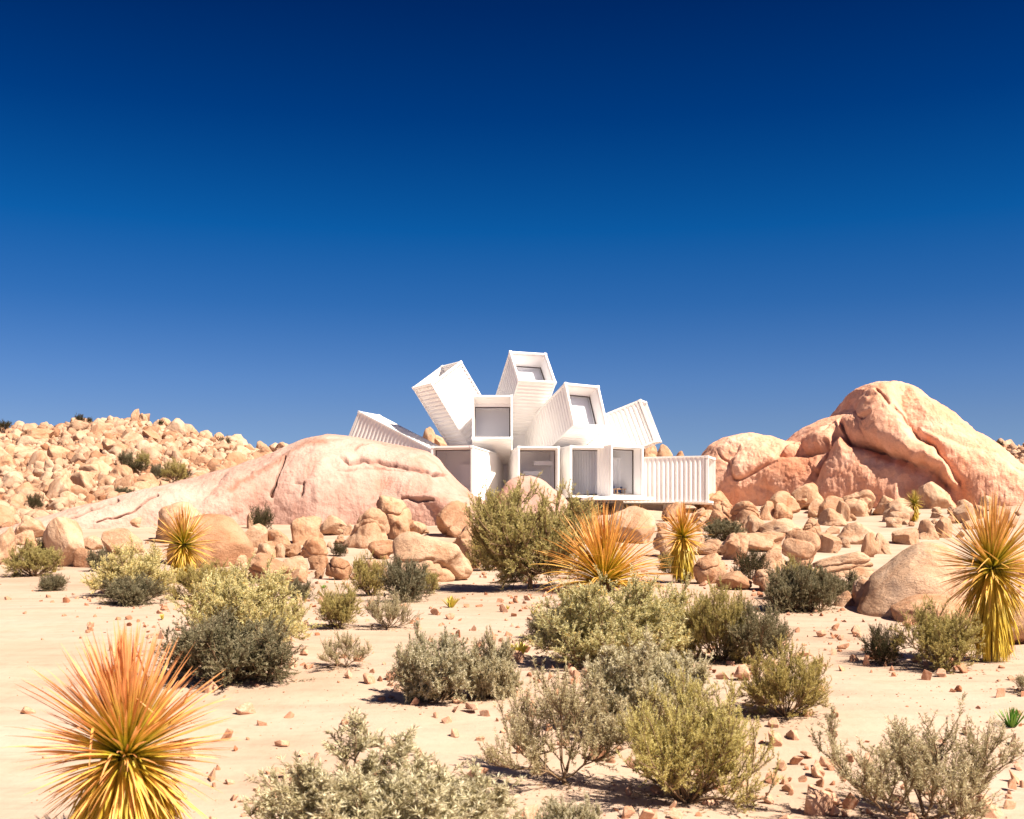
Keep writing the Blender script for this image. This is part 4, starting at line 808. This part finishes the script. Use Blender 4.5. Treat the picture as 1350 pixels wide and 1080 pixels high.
# every small stone and boulder is named by the landmark it lies beside
ANCH = dict(stone=[(45, 745, 'the leftmost olive shrub'), (70, 768, 'the tiny dark shrub, far left'), (175, 760, 'the wide pale shrub, left'), (305, 870, 'the large dark shrub, left'), (165, 990, 'the foreground yucca'),
  (445, 805, 'the loose olive shrub'), (510, 805, 'the thin gray twiggy shrub'), (455, 860, 'the sparse gray shrub, centre left'), (575, 890, 'the dense middle silver-green shrub'), (650, 890, 'the smaller silver-green shrub'), (500, 1020, 'the big silver shrub at the bottom'),
  (595, 795, 'the yellow succulent, centre'), (687, 856, 'the brightest yellow succulent'), (810, 830, 'the largest pale shrub'), (950, 835, 'the olive shrub beside the pale ones'), (1000, 845, 'the dark gray shrub right of centre'), (1035, 905, 'the round olive shrub'),
  (740, 980, 'the open sage shrub'), (905, 990, 'the feathery yellow-olive shrub'), (1210, 1010, 'the large sparse shrub, bottom right'), (1166, 850, 'the small blackish shrub'), (1247, 845, 'the gray-olive shrub, right'), (1305, 860, 'the right-hand yucca trunk'), (1334, 948, 'the bright green plant'),
  (745, 1080, 'the shrub tips at the bottom edge'), (1060, 790, 'the dark clump below the right boulders'), (720, 770, 'the large olive tree-like shrub'), (797, 775, 'the rust-orange yucca')],
 boulder=[(45, 735, 'the leftmost olive shrub'), (80, 715, 'the pale slab-faced boulder'), (158, 712, 'the blocky dark-cornered boulder'), (242, 730, 'the left yucca'), (346, 685, 'the shrubs below the pink dome'), (416, 675, 'the orange stained boulder'), (400, 697, 'the knobbly boulder'), (350, 750, 'the big pale rounded boulder'), (447, 724, 'the little dark shrub on the sand'),
  (502, 685, 'the tall lumpy pair'), (566, 732, 'the broad folded boulder'), (445, 750, 'the cleft rounded boulder'), (598, 685, 'the leaning slab under the house'), (838, 690, 'the slope under the white deck'), (900, 720, 'the shaggy yucca'), (954, 698, 'the shrub below the house end'), (1036, 662, 'the long leaning slab, right'), (1134, 662, 'the largest peaked boulder'),
  (1058, 722, 'the big smooth boulder, right pile'), (1134, 702, 'the overhanging boulder'), (990, 742, 'the dark olive bush'), (938, 748, 'the upright split boulder'), (1060, 770, 'the dark shrub clump'), (1210, 770, 'the huge smooth boulder'), (1205, 670, 'the small distant yucca'), (1305, 740, 'the right-hand yucca'), (1114, 743, 'the broad brownish boulder, right')],
 hill=[(46, 592, 'the high dark hill shrub'), (105, 548, 'the two skyline shrubs'), (178, 545, 'the hill summit pinnacle'), (297, 584, 'the ridge shrub'), (251, 597, 'the small shrub high on the hill'), (231, 634, 'the greenest shrub on the hill'), (188, 620, 'the low hill shrub row'), (184, 645, 'the smooth hill boulder'), (85, 659, 'the low round hill boulder'), (44, 677, 'the shrub at the hill foot'), (1300, 584, 'the right skyline shrubs'), (1312, 612, 'the far right slope shrub')])
ORD = ['nearest', 'second nearest', 'third nearest', 'fourth nearest', 'fifth nearest', 'sixth nearest', 'seventh nearest', 'eighth nearest', 'ninth nearest', 'tenth nearest', 'eleventh nearest', 'twelfth nearest']
buckets = {}
for o in list(scene.objects):
    if o.parent or 'group' not in o: continue
    set_ = 'stone' if o['category'] == 'stone' else 'hill' if ('hill' in o['group'] or 'slope' in o['group']) else 'boulder'
    px = CXP+F*o.location.x/o.location.y; py_ = HOR-F*(o.location.z-CZ)/o.location.y; wpx = o.dimensions.x*F/o.location.y
    ax, ay, nm = min(ANCH[set_], key=lambda t: (t[0]-px)**2+((t[1]-py_)*1.2)**2); dx, dy = px-ax, py_-ay
    side = ['right of', 'lower right of', 'below', 'lower left of', 'left of', 'upper left of', 'above', 'upper right of'][int(round(math.degrees(math.atan2(dy, dx))/45)) % 8]
    noun = ('pinkish stone' if set_ == 'stone' else 'tan boulder'); lim = (7, 14) if set_ == 'stone' else (12, 22)
    sz = 'tiny' if wpx < lim[0] else 'smallish' if wpx < (lim[0]+lim[1])/2 else 'small' if wpx < lim[1] else 'medium' if wpx < lim[1]*1.6 else 'large'
    buckets.setdefault((sz, noun, side, nm), []).append((dx*dx+dy*dy, o))
for (sz, noun, side, nm), lst in buckets.items():
    lst.sort(key=lambda t: t[0])
    for k, (d_, o) in enumerate(lst): o['label'] = f'{sz} {noun} {side} {nm}' + ('' if len(lst) == 1 else (f', {ORD[k]}' if k < 12 else f', number {k+1} by distance'))
print('objects', len(bpy.data.objects))
